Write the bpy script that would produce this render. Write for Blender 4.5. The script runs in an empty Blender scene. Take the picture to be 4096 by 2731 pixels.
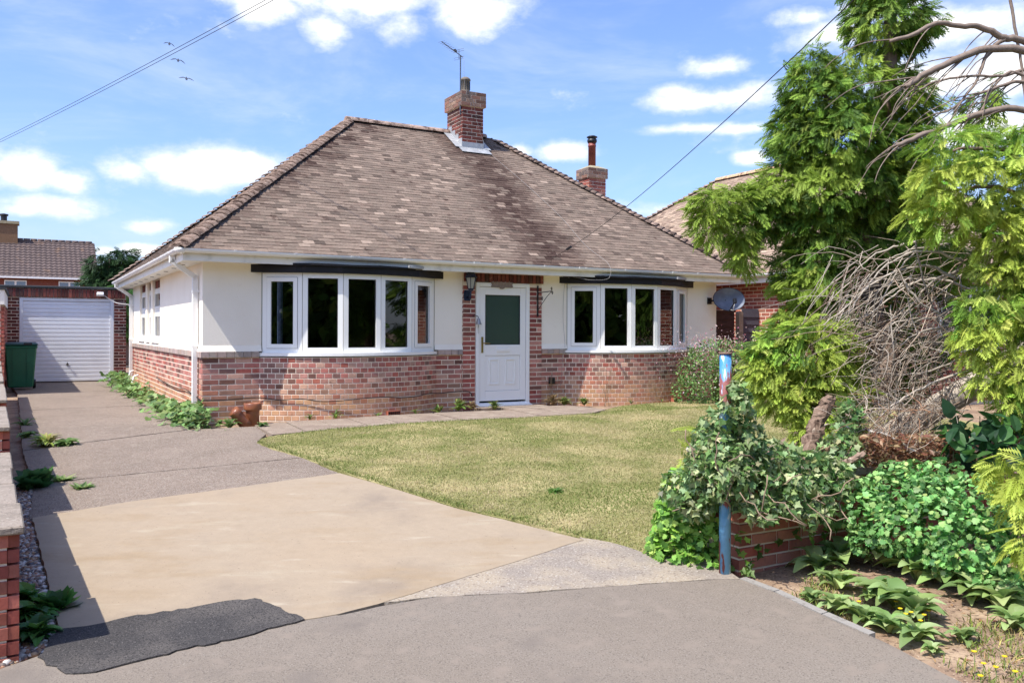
import bpy, bmesh, math, random
import numpy as np
from mathutils import Vector, Matrix, Quaternion
random.seed(7); rng = np.random.default_rng(11)
D = bpy.data; SC = bpy.context.scene; COL = SC.collection
R = math.radians

# ------------------------------------------------------------------ camera
EYE = 1.264; FD = 1981.05; PX0 = 1176.0; PY0 = 759.0; ROLL = 0.0037
cam = D.cameras.new('camera'); camo = D.objects.new('camera', cam); COL.objects.link(camo)
cam.sensor_width = 36; cam.lens = 3450 / 4096 * 36; cam.shift_y = -25.0 / 2352
cam.clip_start = 0.05; cam.clip_end = 3000
camo.matrix_world = Matrix.Translation((0, 0, EYE)) @ Matrix.Rotation(R(90), 4, 'X') @ Matrix.Rotation(ROLL, 4, 'Z')
SC.camera = camo
SC.cycles.max_bounces = 7; SC.cycles.diffuse_bounces = 4; SC.cycles.glossy_bounces = 3; SC.cycles.transmission_bounces = 4; SC.cycles.transparent_max_bounces = 6
SC.cycles.caustics_reflective = False; SC.cycles.caustics_refractive = False

# house frame: u along the front wall, v away from the street
ANG = R(29.5); UX, UY = math.cos(ANG), math.sin(ANG); C0 = (-4.27, 11.9)
def W(u, v, z=0.0): return Vector((C0[0] + UX*u - UY*v, C0[1] + UY*u + UX*v, z))
def UV(x, y): x -= C0[0]; y -= C0[1]; return (x*UX + y*UY, -x*UY + y*UX)
def AT(px, py, y):                      # a point y metres in front of the viewpoint
    a = (px-PX0)/FD; b = (PY0-py)/FD
    return Vector(((a - b*ROLL)*y, y, EYE + (b + a*ROLL)*y))
def AZEL(px, py):
    a = (px-PX0)/FD; b = (PY0-py)/FD; x = a-b*ROLL; z = b+a*ROLL
    return math.atan2(x, 1), math.atan2(z, math.hypot(1, x))

def srgb(r, g, b, k=1.0):
    f = lambda c: ((c/255+.055)/1.055)**2.4 if c > 10 else c/255/12.92
    return (f(r)*k, f(g)*k, f(b)*k)

# ------------------------------------------------------------------ sky and sun
SUN_DIR = Vector((UX*1 - UY*.22, UY*1 + UX*.22, -1.58)).normalized()     # the way the light travels
SUN_STRENGTH = 2.0; SKY_STRENGTH = 0.15; EXPOSURE = 1.75
SC.view_settings.view_transform = 'Standard'; SC.view_settings.look = 'None'
SC.view_settings.exposure = EXPOSURE; SC.view_settings.gamma = 1.0; SC.view_settings.use_curve_mapping = False
wd = D.worlds.new('World'); SC.world = wd; wd.use_nodes = True
nt = wd.node_tree; nt.nodes.clear()
def nd(t, typ, **k):
    n = t.nodes.new(typ)
    for a, b in k.items(): setattr(n, a, b)
    return n
def math_(t, op, a, b=None, c=None, clamp=False):
    n = nd(t, 'ShaderNodeMath', operation=op, use_clamp=clamp)
    for i, q in enumerate((a, b, c)):
        if q is None: continue
        if isinstance(q, (int, float)): n.inputs[i].default_value = q
        else: t.links.new(q, n.inputs[i])
    return n.outputs[0]
def vmath(t, op, a, b=None, out=0):
    n = nd(t, 'ShaderNodeVectorMath', operation=op)
    for i, q in enumerate((a, b)):
        if q is None: continue
        if isinstance(q, tuple): n.inputs[i].default_value = q
        else: t.links.new(q, n.inputs[i])
    return n.outputs[out]
def mixc(t, fac, a, b, typ='MIX'):
    n = nd(t, 'ShaderNodeMix', data_type='RGBA', blend_type=typ)
    for i, q in ((0, fac), (6, a), (7, b)):
        if isinstance(q, (int, float)): n.inputs[i].default_value = q
        elif isinstance(q, tuple): n.inputs[i].default_value = q if len(q) == 4 else (*q, 1)
        else: t.links.new(q, n.inputs[i])
    return n.outputs[2]
def maprange(t, x, a, b, c=0.0, d=1.0, smooth=True):
    n = nd(t, 'ShaderNodeMapRange', interpolation_type='SMOOTHSTEP' if smooth else 'LINEAR')
    t.links.new(x, n.inputs[0])
    for i, q in zip((1, 2, 3, 4), (a, b, c, d)): n.inputs[i].default_value = q
    return n.outputs[0]
def noise(t, vec, scale, detail=4, rough=.55, dist=0.0):
    n = nd(t, 'ShaderNodeTexNoise'); n.inputs['Scale'].default_value = scale
    n.inputs['Detail'].default_value = detail; n.inputs['Roughness'].default_value = rough
    n.inputs['Distortion'].default_value = dist
    if vec is not None: t.links.new(vec, n.inputs['Vector'])
    return n.outputs['Fac']
sky = nd(nt, 'ShaderNodeTexSky', sky_type='NISHITA', sun_disc=False)
sky.sun_elevation = math.asin(-SUN_DIR.z); sky.sun_rotation = math.atan2(-SUN_DIR.x, -SUN_DIR.y)
sky.altitude = 50; sky.air_density = 1.0; sky.dust_density = 2.0; sky.ozone_density = 1.4
tc = nd(nt, 'ShaderNodeTexCoord'); dirv = tc.outputs['Generated']
sx = nd(nt, 'ShaderNodeSeparateXYZ'); nt.links.new(dirv, sx.inputs[0])
az = math_(nt, 'ARCTAN2', sx.outputs[0], sx.outputs[1]); el = math_(nt, 'ARCSINE', sx.outputs[2])
cmb = nd(nt, 'ShaderNodeCombineXYZ'); nt.links.new(az, cmb.inputs[0]); nt.links.new(el, cmb.inputs[1])
n1 = noise(nt, vmath(nt, 'MULTIPLY', cmb.outputs[0], (1, 1.6, 1)), 13, 8, .62)
n2 = noise(nt, vmath(nt, 'MULTIPLY', cmb.outputs[0], (1, 2.2, 1)), 5, 5, .6)
CLOUDS = [  # where the cumulus stand: photo px, py and half sizes, weight
 (600, 15, 90, 46, 1), (560, -20, 120, 40, 1), (740, 68, 62, 38, .9), (860, 0, 170, 58, 1), (930, 50, 70, 45, .75), (1080, 22, 130, 62, 1.05),
 (1010, -50, 240, 60, 1), (700, -40, 200, 40, 1),
 (560, 378, 130, 44, 1.1), (420, 388, 150, 42, 1), (300, 395, 90, 32, .8), (480, 362, 80, 34, .9),
 (60, 392, 120, 42, 1.05), (150, 412, 90, 30, .9), (-60, 380, 120, 50, 1), (120, 476, 150, 24, .85), (60, 482, 90, 20, .8),
 (345, 520, 78, 20, .95), (320, 573, 56, 15, .9), (236, 576, 34, 13, .9), (280, 622, 70, 18, .8),
 (1600, 232, 130, 38, 1.1), (1690, 222, 110, 42, 1.05), (1640, 158, 80, 30, .7), (1560, 212, 70, 28, .8),
 (1290, 350, 80, 30, 1.05), (1195, 346, 40, 18, .9), (1725, 362, 44, 20, .85), (1580, 296, 110, 16, .55), (1700, 296, 90, 16, .5),
 (1900, 80, 130, 62, 1.0), (1850, 40, 80, 40, .8), (2180, 60, 210, 95, 1.15), (2160, 180, 200, 90, 1.1), (2300, 150, 170, 130, 1.1), (2250, 300, 200, 100, 1.1), (2000, 20, 150, 60, .9),
 (1560, 480, 120, 22, .5), (2100, 420, 160, 60, .8)]
dens = None
for (cx, cy, rx, ry, wt) in CLOUDS:
    a0, e0 = AZEL(cx, cy); a1, e1 = AZEL(cx+rx, cy-ry)
    v = vmath(nt, 'SUBTRACT', cmb.outputs[0], (a0, e0, 0))
    v = vmath(nt, 'MULTIPLY', v, (1/abs(a1-a0), 1/abs(e1-e0), 0))
    q = math_(nt, 'MULTIPLY_ADD', vmath(nt, 'LENGTH', v, out=1), -wt, wt)
    dens = q if dens is None else math_(nt, 'MAXIMUM', dens, q)
nn = math_(nt, 'SUBTRACT', n1, .5)
# fair weather cloud elsewhere in the sky, of the same kind as in view
far = math_(nt, 'MULTIPLY_ADD', math_(nt, 'SUBTRACT', n2, .68), 3.0, 0.0)
far = math_(nt, 'MINIMUM', far, .15)
dens = math_(nt, 'MAXIMUM', dens, far)
dn = math_(nt, 'MULTIPLY_ADD', nn, 2.3, dens)
mask = maprange(nt, dn, -.30, .80)
wisp = maprange(nt, noise(nt, vmath(nt, 'MULTIPLY', cmb.outputs[0], (1, 3, 1)), 3.2, 6, .62, .4), .42, .82, 0, .5)
mask = math_(nt, 'MAXIMUM', mask, wisp)
shade = maprange(nt, math_(nt, 'MULTIPLY_ADD', n2, .9, dn), .45, 1.35, 0, 1)
CLOUD_V = 2.9
ccol = mixc(nt, shade, tuple(CLOUD_V*q for q in (.70, .75, .86)), tuple(CLOUD_V*q for q in (1.0, .995, .985)))
skyc = mixc(nt, 1.0, sky.outputs[0], (.365, .415, .545), 'MULTIPLY')
bg = nd(nt, 'ShaderNodeBackground'); bg.inputs[1].default_value = SKY_STRENGTH
nt.links.new(mixc(nt, math_(nt, 'MULTIPLY', mask, .97), skyc, ccol), bg.inputs[0])
nt.links.new(bg.outputs[0], nd(nt, 'ShaderNodeOutputWorld').inputs[0])
sl = D.lights.new('sun', 'SUN'); sl.energy = SUN_STRENGTH; sl.angle = R(.53); sl.color = (1.0, .95, .86)
so = D.objects.new('sun', sl); COL.objects.link(so); so.location = (-10, -8, 20)
so.rotation_euler = SUN_DIR.to_track_quat('-Z', 'Y').to_euler()

# ------------------------------------------------------------------ helpers
def M(name, col=(.5, .5, .5), src=None, rough=.65, spec=.4, metal=0.0, mixes=(), var=(), bumps=(), transl=0.0, stretch=None, coat=0.0, mul=1.0):
    """mixes: (scale, detail, colour, lo, hi[, stretch]); var: (scale, amount); bumps: (scale, strength, detail)"""
    m = D.materials.new(name); m.use_nodes = True; t = m.node_tree; b = t.nodes['Principled BSDF']
    pos = nd(t, 'ShaderNodeNewGeometry').outputs['Position']
    if stretch: pos = vmath(t, 'MULTIPLY', pos, stretch)
    if src == 'attr': c = nd(t, 'ShaderNodeAttribute', attribute_name='Col').outputs['Color']
    elif src == 'obj': c = nd(t, 'ShaderNodeObjectInfo').outputs['Color']
    else: c = (*col, 1)
    for mx in mixes:
        sc, de, c2, lo, hi = mx[:5]
        p = vmath(t, 'MULTIPLY', pos, mx[5]) if len(mx) > 5 else pos
        c = mixc(t, maprange(t, noise(t, p, sc, de), lo, hi), c, c2)
    for sc, am in var:
        k = maprange(t, noise(t, pos, sc, 3), .25, .75, 1-am, 1+am, False)
        n = nd(t, 'ShaderNodeCombineXYZ')
        for i in range(3): t.links.new(k, n.inputs[i])
        c = mixc(t, 1.0, c, n.outputs[0], 'MULTIPLY')
    if mul != 1.0: c = mixc(t, 1.0, c, (mul, mul, mul, 1), 'MULTIPLY')
    if isinstance(c, tuple): b.inputs['Base Color'].default_value = c
    else: t.links.new(c, b.inputs['Base Color'])
    b.inputs['Roughness'].default_value = rough; b.inputs['Metallic'].default_value = metal
    b.inputs['Specular IOR Level'].default_value = spec; b.inputs['Coat Weight'].default_value = coat
    prev = None
    for sc, st, de in bumps:
        bn = nd(t, 'ShaderNodeBump'); bn.inputs['Strength'].default_value = st; bn.inputs['Distance'].default_value = .35/sc
        t.links.new(noise(t, pos, sc, de, .6), bn.inputs['Height'])
        if prev: t.links.new(prev, bn.inputs['Normal'])
        prev = bn.outputs[0]
    if prev: t.links.new(prev, b.inputs['Normal'])
    if transl:
        tr = nd(t, 'ShaderNodeBsdfTranslucent')
        if isinstance(c, tuple): tr.inputs[0].default_value = c
        else: t.links.new(c, tr.inputs[0])
        ms = nd(t, 'ShaderNodeMixShader'); ms.inputs[0].default_value = transl
        t.links.new(b.outputs[0], ms.inputs[1]); t.links.new(tr.outputs[0], ms.inputs[2])
        t.links.new(ms.outputs[0], t.nodes['Material Output'].inputs[0])
    return m

def tag(o, label=None, cat=None, group=None, kind=None):
    if label: o['label'] = label
    if cat: o['category'] = cat
    if group: o['group'] = group
    if kind: o['kind'] = kind
    return o
def link(name, mesh, par=None, loc=None, rot=None, color=None):
    o = D.objects.new(name, mesh); COL.objects.link(o)
    if par is not None: o.parent = par
    if loc is not None: o.location = loc
    if rot is not None: o.rotation_euler = rot
    if color is not None: o.color = (*color, 1)
    return o
def empty(name, loc=(0, 0, 0), rz=0, label=None, cat=None, group=None):
    o = D.objects.new(name, None); COL.objects.link(o); o.location = loc; o.rotation_euler = (0, 0, rz)
    o.empty_display_size = .2
    return tag(o, label, cat, group)
def np_mesh(name, V, Fc, col=None, mat=None, smooth=False):
    """V (n,3), Fc (m,k) with k = 3 or 4, col (n,3) or None"""
    V = np.asarray(V, np.float32); Fc = np.asarray(Fc, np.int32); k = Fc.shape[1]
    me = D.meshes.new(name); me.vertices.add(len(V)); me.vertices.foreach_set('co', V.ravel())
    me.loops.add(Fc.size); me.loops.foreach_set('vertex_index', Fc.ravel())
    me.polygons.add(len(Fc)); me.polygons.foreach_set('loop_start', np.arange(0, Fc.size, k, dtype=np.int32))
    me.polygons.foreach_set('loop_total', np.full(len(Fc), k, np.int32))
    me.polygons.foreach_set('use_smooth', np.full(len(Fc), bool(smooth)))
    if col is not None:
        at = me.color_attributes.new('Col', 'FLOAT_COLOR', 'POINT')
        at.data.foreach_set('color', np.c_[np.asarray(col, np.float32), np.ones(len(V), np.float32)].ravel())
    me.update(calc_edges=True)
    if mat: me.materials.append(mat)
    return me
def unit(a): return a / np.maximum(np.linalg.norm(a, axis=-1, keepdims=True), 1e-9)
def scatter(tmpl, P, axis, nrm, size, col, colt=None):
    """copies of a flat template (x across, y along, z up) -> V, F, C arrays"""
    TV, TF = tmpl; n = len(P)
    Y = unit(axis); Z = unit(nrm - (nrm*Y).sum(1, keepdims=True)*Y); X = np.cross(Y, Z)
    s = size.reshape(-1, 1, 1) if size.ndim == 1 else size[:, None, :]
    T = TV[None]*s
    V = P[:, None] + T[..., 0:1]*X[:, None] + T[..., 1:2]*Y[:, None] + T[..., 2:3]*Z[:, None]
    Fq = TF[None] + (np.arange(n)*len(TV))[:, None, None]
    C = np.repeat(col[:, None], len(TV), 1)
    if colt is not None: C = C * colt[None]
    return V.reshape(-1, 3), Fq.reshape(-1, TF.shape[1]), C.reshape(-1, 3)
def merge(parts):
    V, Fc, C, o = [], [], [], 0
    for v, f, c in parts: V.append(v); Fc.append(f+o); C.append(c); o += len(v)
    return np.concatenate(V), np.concatenate(Fc), np.concatenate(C)

class MB:
    def __init__(s): s.v = []; s.f = []; s.c = []
    def add(s, vs, fs, c=(1, 1, 1)):
        o = len(s.v); s.v += [tuple(p) for p in vs]; s.f += [tuple(i+o for i in f) for f in fs]; s.c += [c]*len(vs); return s
    def box(s, x0, x1, y0, y1, z0, z1, c=(1, 1, 1)):
        return s.add([(x0, y0, z0), (x1, y0, z0), (x1, y1, z0), (x0, y1, z0), (x0, y0, z1), (x1, y0, z1), (x1, y1, z1), (x0, y1, z1)],
                     [(0, 3, 2, 1), (4, 5, 6, 7), (0, 1, 5, 4), (1, 2, 6, 5), (2, 3, 7, 6), (3, 0, 4, 7)], c)
    def obox(s, cen, ax, ay, az_, c=(1, 1, 1)):
        cen, ax, ay, az_ = map(Vector, (cen, ax, ay, az_)); k = [(-1, -1, -1), (1, -1, -1), (1, 1, -1), (-1, 1, -1), (-1, -1, 1), (1, -1, 1), (1, 1, 1), (-1, 1, 1)]
        return s.add([cen+ax*a+ay*b+az_*d for a, b, d in k], [(0, 3, 2, 1), (4, 5, 6, 7), (0, 1, 5, 4), (1, 2, 6, 5), (2, 3, 7, 6), (3, 0, 4, 7)], c)
    def extrude(s, poly, vec, c=(1, 1, 1)):
        n = len(poly); vec = Vector(vec); a = [Vector(p) for p in poly]; b = [p+vec for p in a]
        return s.add(a+b, [tuple(range(n))[::-1], tuple(range(n, 2*n))] + [(i, (i+1) % n, n+(i+1) % n, n+i) for i in range(n)], c)
    def tube(s, pts, r, n=8, c=(1, 1, 1), cap=True):
        pts = [Vector(p) for p in pts]; m = len(pts); rr = r if isinstance(r, (list, tuple)) else [r]*m
        up = None; vs = []
        for i, p in enumerate(pts):
            t = (pts[min(i+1, m-1)] - pts[max(i-1, 0)]).normalized()
            if up is None: up = t.orthogonal().normalized()
            up = (up - t*up.dot(t)); up = up.normalized() if up.length > 1e-6 else t.orthogonal().normalized()
            w = t.cross(up)
            vs += [p + (up*math.cos(2*math.pi*k/n) + w*math.sin(2*math.pi*k/n))*rr[i] for k in range(n)]
        fs = [(i*n+k, i*n+(k+1) % n, (i+1)*n+(k+1) % n, (i+1)*n+k) for i in range(m-1) for k in range(n)]
        if cap: fs += [tuple(range(n))[::-1], tuple(range((m-1)*n, m*n))]
        return s.add(vs, fs, c)
    def lathe(s, prof, n=20, cen=(0, 0, 0), c=(1, 1, 1), a0=0.0):
        vs = [(cen[0]+r*math.cos(a0+2*math.pi*k/n), cen[1]+r*math.sin(a0+2*math.pi*k/n), cen[2]+z) for r, z in prof for k in range(n)]
        m = len(prof); fs = [(i*n+k, i*n+(k+1) % n, (i+1)*n+(k+1) % n, (i+1)*n+k) for i in range(m-1) for k in range(n)]
        fs += [tuple(range(n))[::-1], tuple(range((m-1)*n, m*n))]
        return s.add(vs, fs, c)
    def mesh(s, name, mat=None, smooth=False, bevel=0):
        me = D.meshes.new(name); me.from_pydata(s.v, [], s.f)
        if any(c != (1, 1, 1) for c in s.c):
            at = me.color_attributes.new('Col', 'FLOAT_COLOR', 'POINT'); at.data.foreach_set('color', np.c_[np.array(s.c, np.float32), np.ones(len(s.c), np.float32)].ravel())
        if smooth: me.polygons.foreach_set('use_smooth', np.ones(len(me.polygons), bool))
        me.update()
        if bevel:
            bm = bmesh.new(); bm.from_mesh(me); bmesh.ops.remove_doubles(bm, verts=bm.verts, dist=1e-5)
            bmesh.ops.bevel(bm, geom=bm.edges[:], offset=bevel, segments=1, affect='EDGES', clamp_overlap=True); bm.to_mesh(me); bm.free()
        if mat: me.materials.append(mat)
        return me
    def build(s, name, mat, par=None, smooth=False, bevel=0, **k):
        return tag(link(name, s.mesh(name, mat, smooth, bevel), par), **k)

def gz(u, v):                           # lie of the land
    b = .038*min(0, max(v, -9.5)+.6); c = .035*max(-2.4, min(2.2, u))*min(1, max(0, (1-v)/3.5))
    return b + c
def gzn(u, v):
    return .038*np.minimum(0, np.maximum(v, -9.5)+.6) + .035*np.clip(u, -2.4, 2.2)*np.clip((1-v)/3.5, 0, 1)
def sheet(poly, dz, step=.45, skirt=0.0, wob=0.0):
    """polygon in u,v -> mesh draped on the land (world coordinates)"""
    bm = bmesh.new(); f = bm.faces.new([bm.verts.new((u, v, 0)) for u, v in poly])
    us = [p[0] for p in poly]; vs = [p[1] for p in poly]
    for ax, lo, hi in ((0, min(us), max(us)), (1, min(vs), max(vs))):
        n = int((hi-lo)/step)
        for i in range(1, n+1):
            q = [0, 0, 0]; q[ax] = lo+(hi-lo)*i/(n+1); d = [0, 0, 0]; d[ax] = 1
            bmesh.ops.bisect_plane(bm, geom=bm.verts[:]+bm.edges[:]+bm.faces[:], plane_co=q, plane_no=d)
    if skirt:
        ed = [e for e in bm.edges if len(e.link_faces) == 1]
        r = bmesh.ops.extrude_edge_only(bm, edges=ed); low = {v for v in r['geom'] if isinstance(v, bmesh.types.BMVert)}
    else: low = set()
    bmesh.ops.recalc_face_normals(bm, faces=bm.faces[:])
    for v in bm.verts: v.co = W(v.co.x, v.co.y, gz(v.co.x, v.co.y) + dz - (skirt if v in low else 0))
    me = D.meshes.new('sheet'); bm.to_mesh(me); bm.free()
    # faces looking down are flipped
    if sum(p.normal.z for p in me.polygons) < 0: me.flip_normals()
    return me
def rough_poly(poly, amp=.012, seg=.12, seed=0):
    rd = random.Random(seed); out = []
    for (a, b), (c, d) in zip(poly, poly[1:]+poly[:1]):
        n = max(1, int(math.hypot(c-a, d-b)/seg))
        for i in range(n):
            t = i/n; out.append((a+(c-a)*t + (rd.uniform(-amp, amp) if i else 0), b+(d-b)*t + (rd.uniform(-amp, amp) if i else 0)))
    return out
def inpoly(P, poly):
    x, y = P[:, 0], P[:, 1]; ins = np.zeros(len(P), bool); n = len(poly)
    for i in range(n):
        x1, y1 = poly[i]; x2, y2 = poly[(i+1) % n]
        if y1 == y2: continue
        ins ^= ((y1 > y) != (y2 > y)) & (x < (x2-x1)*(y-y1)/(y2-y1)+x1)
    return ins
def vnoise(x, y, sc, seed=0):
    """smooth value noise 0..1 for arrays"""
    g = np.random.default_rng(seed).random((64, 64)); x = x*sc; y = y*sc
    xi = np.floor(x).astype(int); yi = np.floor(y).astype(int); fx = x-xi; fy = y-yi
    fx = fx*fx*(3-2*fx); fy = fy*fy*(3-2*fy); a = lambda i, j: g[(xi+i) % 64, (yi+j) % 64]
    return (a(0, 0)*(1-fx)+a(1, 0)*fx)*(1-fy) + (a(0, 1)*(1-fx)+a(1, 1)*fx)*fy

# ------------------------------------------------------------------ materials
m_soil = M('soil', srgb(136, 112, 92), mul=0.941, rough=.95, mixes=((3, 5, srgb(172, 148, 122), .4, .7), (40, 3, srgb(96, 76, 62), .52, .7), (90, 2, srgb(190, 172, 150), .62, .72)), bumps=((30, .8, 5),))
m_agg = M('aggregate_concrete', srgb(158, 139, 122), mul=0.664, rough=.92, spec=.25,
          mixes=((1.3, 5, srgb(142, 124, 108), .42, .68), (75, 2, srgb(96, 84, 74), .52, .66), (95, 2, srgb(204, 192, 178), .55, .68), (6, 4, srgb(168, 153, 136), .5, .75), (26, 4, srgb(120, 106, 94), .52, .70, (1, 1.6, 1)), (260, 1, srgb(118, 100, 90), .55, .64), (230, 1, srgb(220, 210, 198), .6, .68)),
          bumps=((75, .9, 3), (14, .3, 3)))
m_agg2 = M('aggregate_pale', srgb(172, 160, 148), mul=0.609, rough=.92, spec=.25,
          mixes=((3, 5, srgb(196, 180, 158), .4, .65), (60, 2, srgb(138, 121, 107), .55, .70), (70, 2, srgb(212, 202, 188), .56, .70)), bumps=((60, 1.0, 3),))
m_pad = M('new_concrete', srgb(200, 180, 154), mul=0.552, rough=.85, spec=.3,
          mixes=((.9, 5, srgb(202, 180, 152), .40, .70), (1.0, 6, srgb(164, 148, 132), .50, .78, (1.0, .75, 1)), (3.5, 8, srgb(212, 196, 170), .55, .80, (.5, 1.5, 1)), (7, 7, srgb(216, 200, 176), .60, .78, (.35, 1.3, 1)), (2.2, 5, srgb(190, 166, 134), .5, .8, (.6, 1.4, 1)), (55, 2, srgb(150, 130, 110), .68, .76)), var=((14, .045),), bumps=((50, .22, 4), (9, .16, 4)))
m_tar = M('footway_asphalt', srgb(148, 136, 123), mul=0.681, rough=.95, spec=.2,
          mixes=((.8, 4, srgb(152, 141, 129), .4, .7), (110, 2, srgb(116, 107, 99), .5, .7), (150, 2, srgb(174, 164, 152), .57, .72), (9, 3, srgb(156, 143, 130), .5, .75), (1.7, 5, srgb(134, 124, 115), .55, .75)), bumps=((110, .5, 3),))
m_patch = M('asphalt_patch', srgb(84, 81, 80), mul=0.626, rough=.95, spec=.2, mixes=((2.2, 4, srgb(112, 106, 101), .45, .72), (100, 2, srgb(62, 60, 60), .5, .62), (130, 2, srgb(138, 132, 128), .6, .7)), bumps=((90, 1.0, 3),))
m_lawn = M('lawn_turf', srgb(146, 142, 90), mul=0.743, rough=.95, spec=.1, mixes=((1.2, 5, srgb(190, 176, 128), .42, .66), (30, 3, srgb(116, 122, 66), .5, .7)), bumps=((45, 1, 4),))
m_slab = M('paving_slab', srgb(168, 150, 134), mul=0.677, rough=.92, spec=.25, mixes=((5, 5, srgb(186, 170, 152), .45, .7), (70, 2, srgb(116, 102, 92), .56, .68), (2, 4, srgb(150, 132, 118), .5, .75)), bumps=((60, .6, 3),))
m_leaf = M('leaf', mul=0.92, src='attr', rough=.5, spec=.35, transl=.42)
m_conif = M('conifer_leaf', mul=0.95, src='attr', rough=.6, spec=.25, transl=.45)
m_grass = M('grass_blade', mul=0.845, src='attr', rough=.7, spec=.2, transl=.3)
m_twig = M('dead_wood', mul=0.85, src='attr', rough=.85, spec=.2, var=((30, .2),))
m_pebble = M('pebble', mul=0.85, src='attr', rough=.6, var=((60, .15),))
m_attr = M('painted_attr', src='attr', rough=.8, spec=.25, var=((50, .1),), bumps=((70, .25, 3),))

# ------------------------------------------------------------------ ground, drive, lawn
def grid_lines(marks, step):
    out = []
    for a, b in zip(marks[:-1], marks[1:]):
        n = max(1, int((b-a)/step)); out += [a+(b-a)*i/n for i in range(n)]
    return out + [marks[-1]]
gu = [-400, -120, -40, -10] + grid_lines([-2.4, 2.2, 12], .6) + [20, 60, 150, 400]
gv = [-300, -80, -25, -14] + grid_lines([-9.5, -.6, 1, 12], .6) + [20, 60, 150, 500]
GV = [W(u, v, gz(u, v)-.05) for u in gu for v in gv]; nv = len(gv)
GF = [(i*nv+j, (i+1)*nv+j, (i+1)*nv+j+1, i*nv+j+1) for i in range(len(gu)-1) for j in range(nv-1)]
tag(link('ground', np_mesh('ground', [tuple(p) for p in GV], GF, None, m_soil)), 'bare dry soil of the garden beds and verge', None, None, 'structure')

def struct(name, me, mat, label, par=None):
    me.materials.append(mat); o = link(name, me, par)
    if par is None: tag(o, label, None, None, 'structure')
    return o
drive = D.objects.new('driveway', None); COL.objects.link(drive); tag(drive, 'long exposed aggregate concrete driveway leading to the white garage door', kind='structure')
SLABS = [
 [(-2.10, -4.70), (.52, -4.37), (.425, -3.41), (-2.06, -3.30)],
 [(-2.06, -3.275), (.42, -3.385), (.26, -2.7), (.22, -2.25), (.36, -1.9), (.47, -1.66), (.5, -.95), (-.3, -.86), (-2.15, -1.48)],
 [(-2.15, -1.445), (-.32, -.83), (-.34, 1.4), (-.36, 3.0), (-2.2, 2.9)],
 [(-2.2, 2.93), (-.36, 3.03), (-.4, 7.0), (-2.25, 6.9)],
 [(-2.25, 6.93), (-.4, 7.03), (-.3, 10.7), (-2.45, 10.7)]]
for i, p in enumerate(SLABS):
    struct('concrete_slab', sheet(rough_poly(p, .008, .1, i), .0, skirt=.06), m_agg, None, drive)
PAD = [(-2.08, -4.69), (-1.35, -4.52), (-.56, -4.47), (.52, -4.37), (.72, -5.23), (.91, -6.17), (1.13, -6.85), (1.30, -7.41), (.63, -7.59), (-.05, -7.75), (-.39, -7.84), (-.63, -7.87), (-.84, -7.85), (-.97, -7.6), (-1.2, -7.55), (-1.7, -7.5), (-1.97, -7.42)]
struct('concrete_pad', sheet(rough_poly(PAD, .006, .1, 3), .005, skirt=.07), m_pad, 'smooth buff new concrete pad across the drive entrance')
APRON = [(1.33, -7.3), (1.30, -7.40), (.63, -7.57), (-.05, -7.73), (-.39, -7.82), (-.06, -7.895), (.4, -8.10), (.91, -8.265), (1.53, -8.495), (1.66, -8.575), (1.75, -8.3), (1.75, -7.8)]
struct('apron', sheet(rough_poly(APRON, .008, .1, 5), .0025, skirt=.04), m_agg2, 'pale pebbly concrete strip between the buff pad and the asphalt')
TAR = [(-2.3, -7.74), (-2.05, -7.62), (-.9, -7.66), (-.63, -7.885), (-.4, -7.87), (-.06, -7.90), (.4, -8.11), (.91, -8.27), (1.53, -8.50), (1.66, -8.58), (1.67, -8.84), (1.63, -9.22), (1.61, -9.54), (1.55, -9.83), (1.45, -10.2), (1.2, -10.9), (.9, -11.8), (1.5, -13.2), (30, -13.4), (30, -24), (-30, -24), (-30, -8.0), (-2.6, -7.9)]
struct('pavement', sheet(rough_poly(TAR, .008, .09, 6), .001, step=1.2), m_tar, 'worn grey asphalt footway in front of the drive')
PATCH = [(-1.99, -7.34), (-1.85, -7.36), (-1.63, -7.33), (-1.34, -7.37), (-1.13, -7.36), (-.98, -7.40), (-.91, -7.58), (-.82, -7.86), (-.97, -7.885), (-1.18, -7.93), (-1.43, -7.93), (-1.69, -7.965), (-1.88, -7.985), (-1.97, -7.94), (-2.08, -7.66), (-2.03, -7.44)]
struct('asphalt_patch', sheet(rough_poly(PATCH, .014, .04, 8), .0105, skirt=.03), m_patch, 'dark grey patch of newer asphalt at the edge of the concrete pad')
KERB = [(1.66, -8.57), (1.67, -8.84), (1.63, -9.22), (1.61, -9.54), (1.55, -9.83), (1.49, -10.09)]
kb = D.objects.new('kerb', None); COL.objects.link(kb); tag(kb, 'narrow pale concrete edging strip beside the soil verge', kind='structure')
m_kerb = M('edging', srgb(176, 170, 162), mul=.62, rough=.9, mixes=((20, 4, srgb(140, 132, 124), .5, .75),), bumps=((60, .4, 3),))
for (a, b), (c, d) in zip(KERB[:3], KERB[1:4]):
    struct('edging_stone', sheet([(a-.0, b), (c-.0, d+.008), (c+.05, d+.008), (a+.05, b)], .006, skirt=.05), m_kerb, None, kb)
LAWN = [(.22, -2.25), (.36, -1.98), (.57, -1.84), (1.29, -1.72), (2.1, -1.75), (3.09, -1.72), (4.05, -1.80), (5.40, -1.76), (5.9, -1.35), (6.4, -1.0), (7.06, -.85), (9.9, -.7), (10.2, -2), (10.2, -7.9), (1.6, -8.0), (1.48, -7.87), (1.43, -7.55), (1.33, -7.37), (1.16, -6.8), (.93, -6.13), (.73, -5.2), (.55, -4.29), (.42, -3.38), (.26, -2.7)]
struct('lawn', sheet(rough_poly(LAWN, .015, .1, 9), .004, skirt=.05), m_lawn, 'dry patchy front lawn between the path and the drive')
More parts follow.
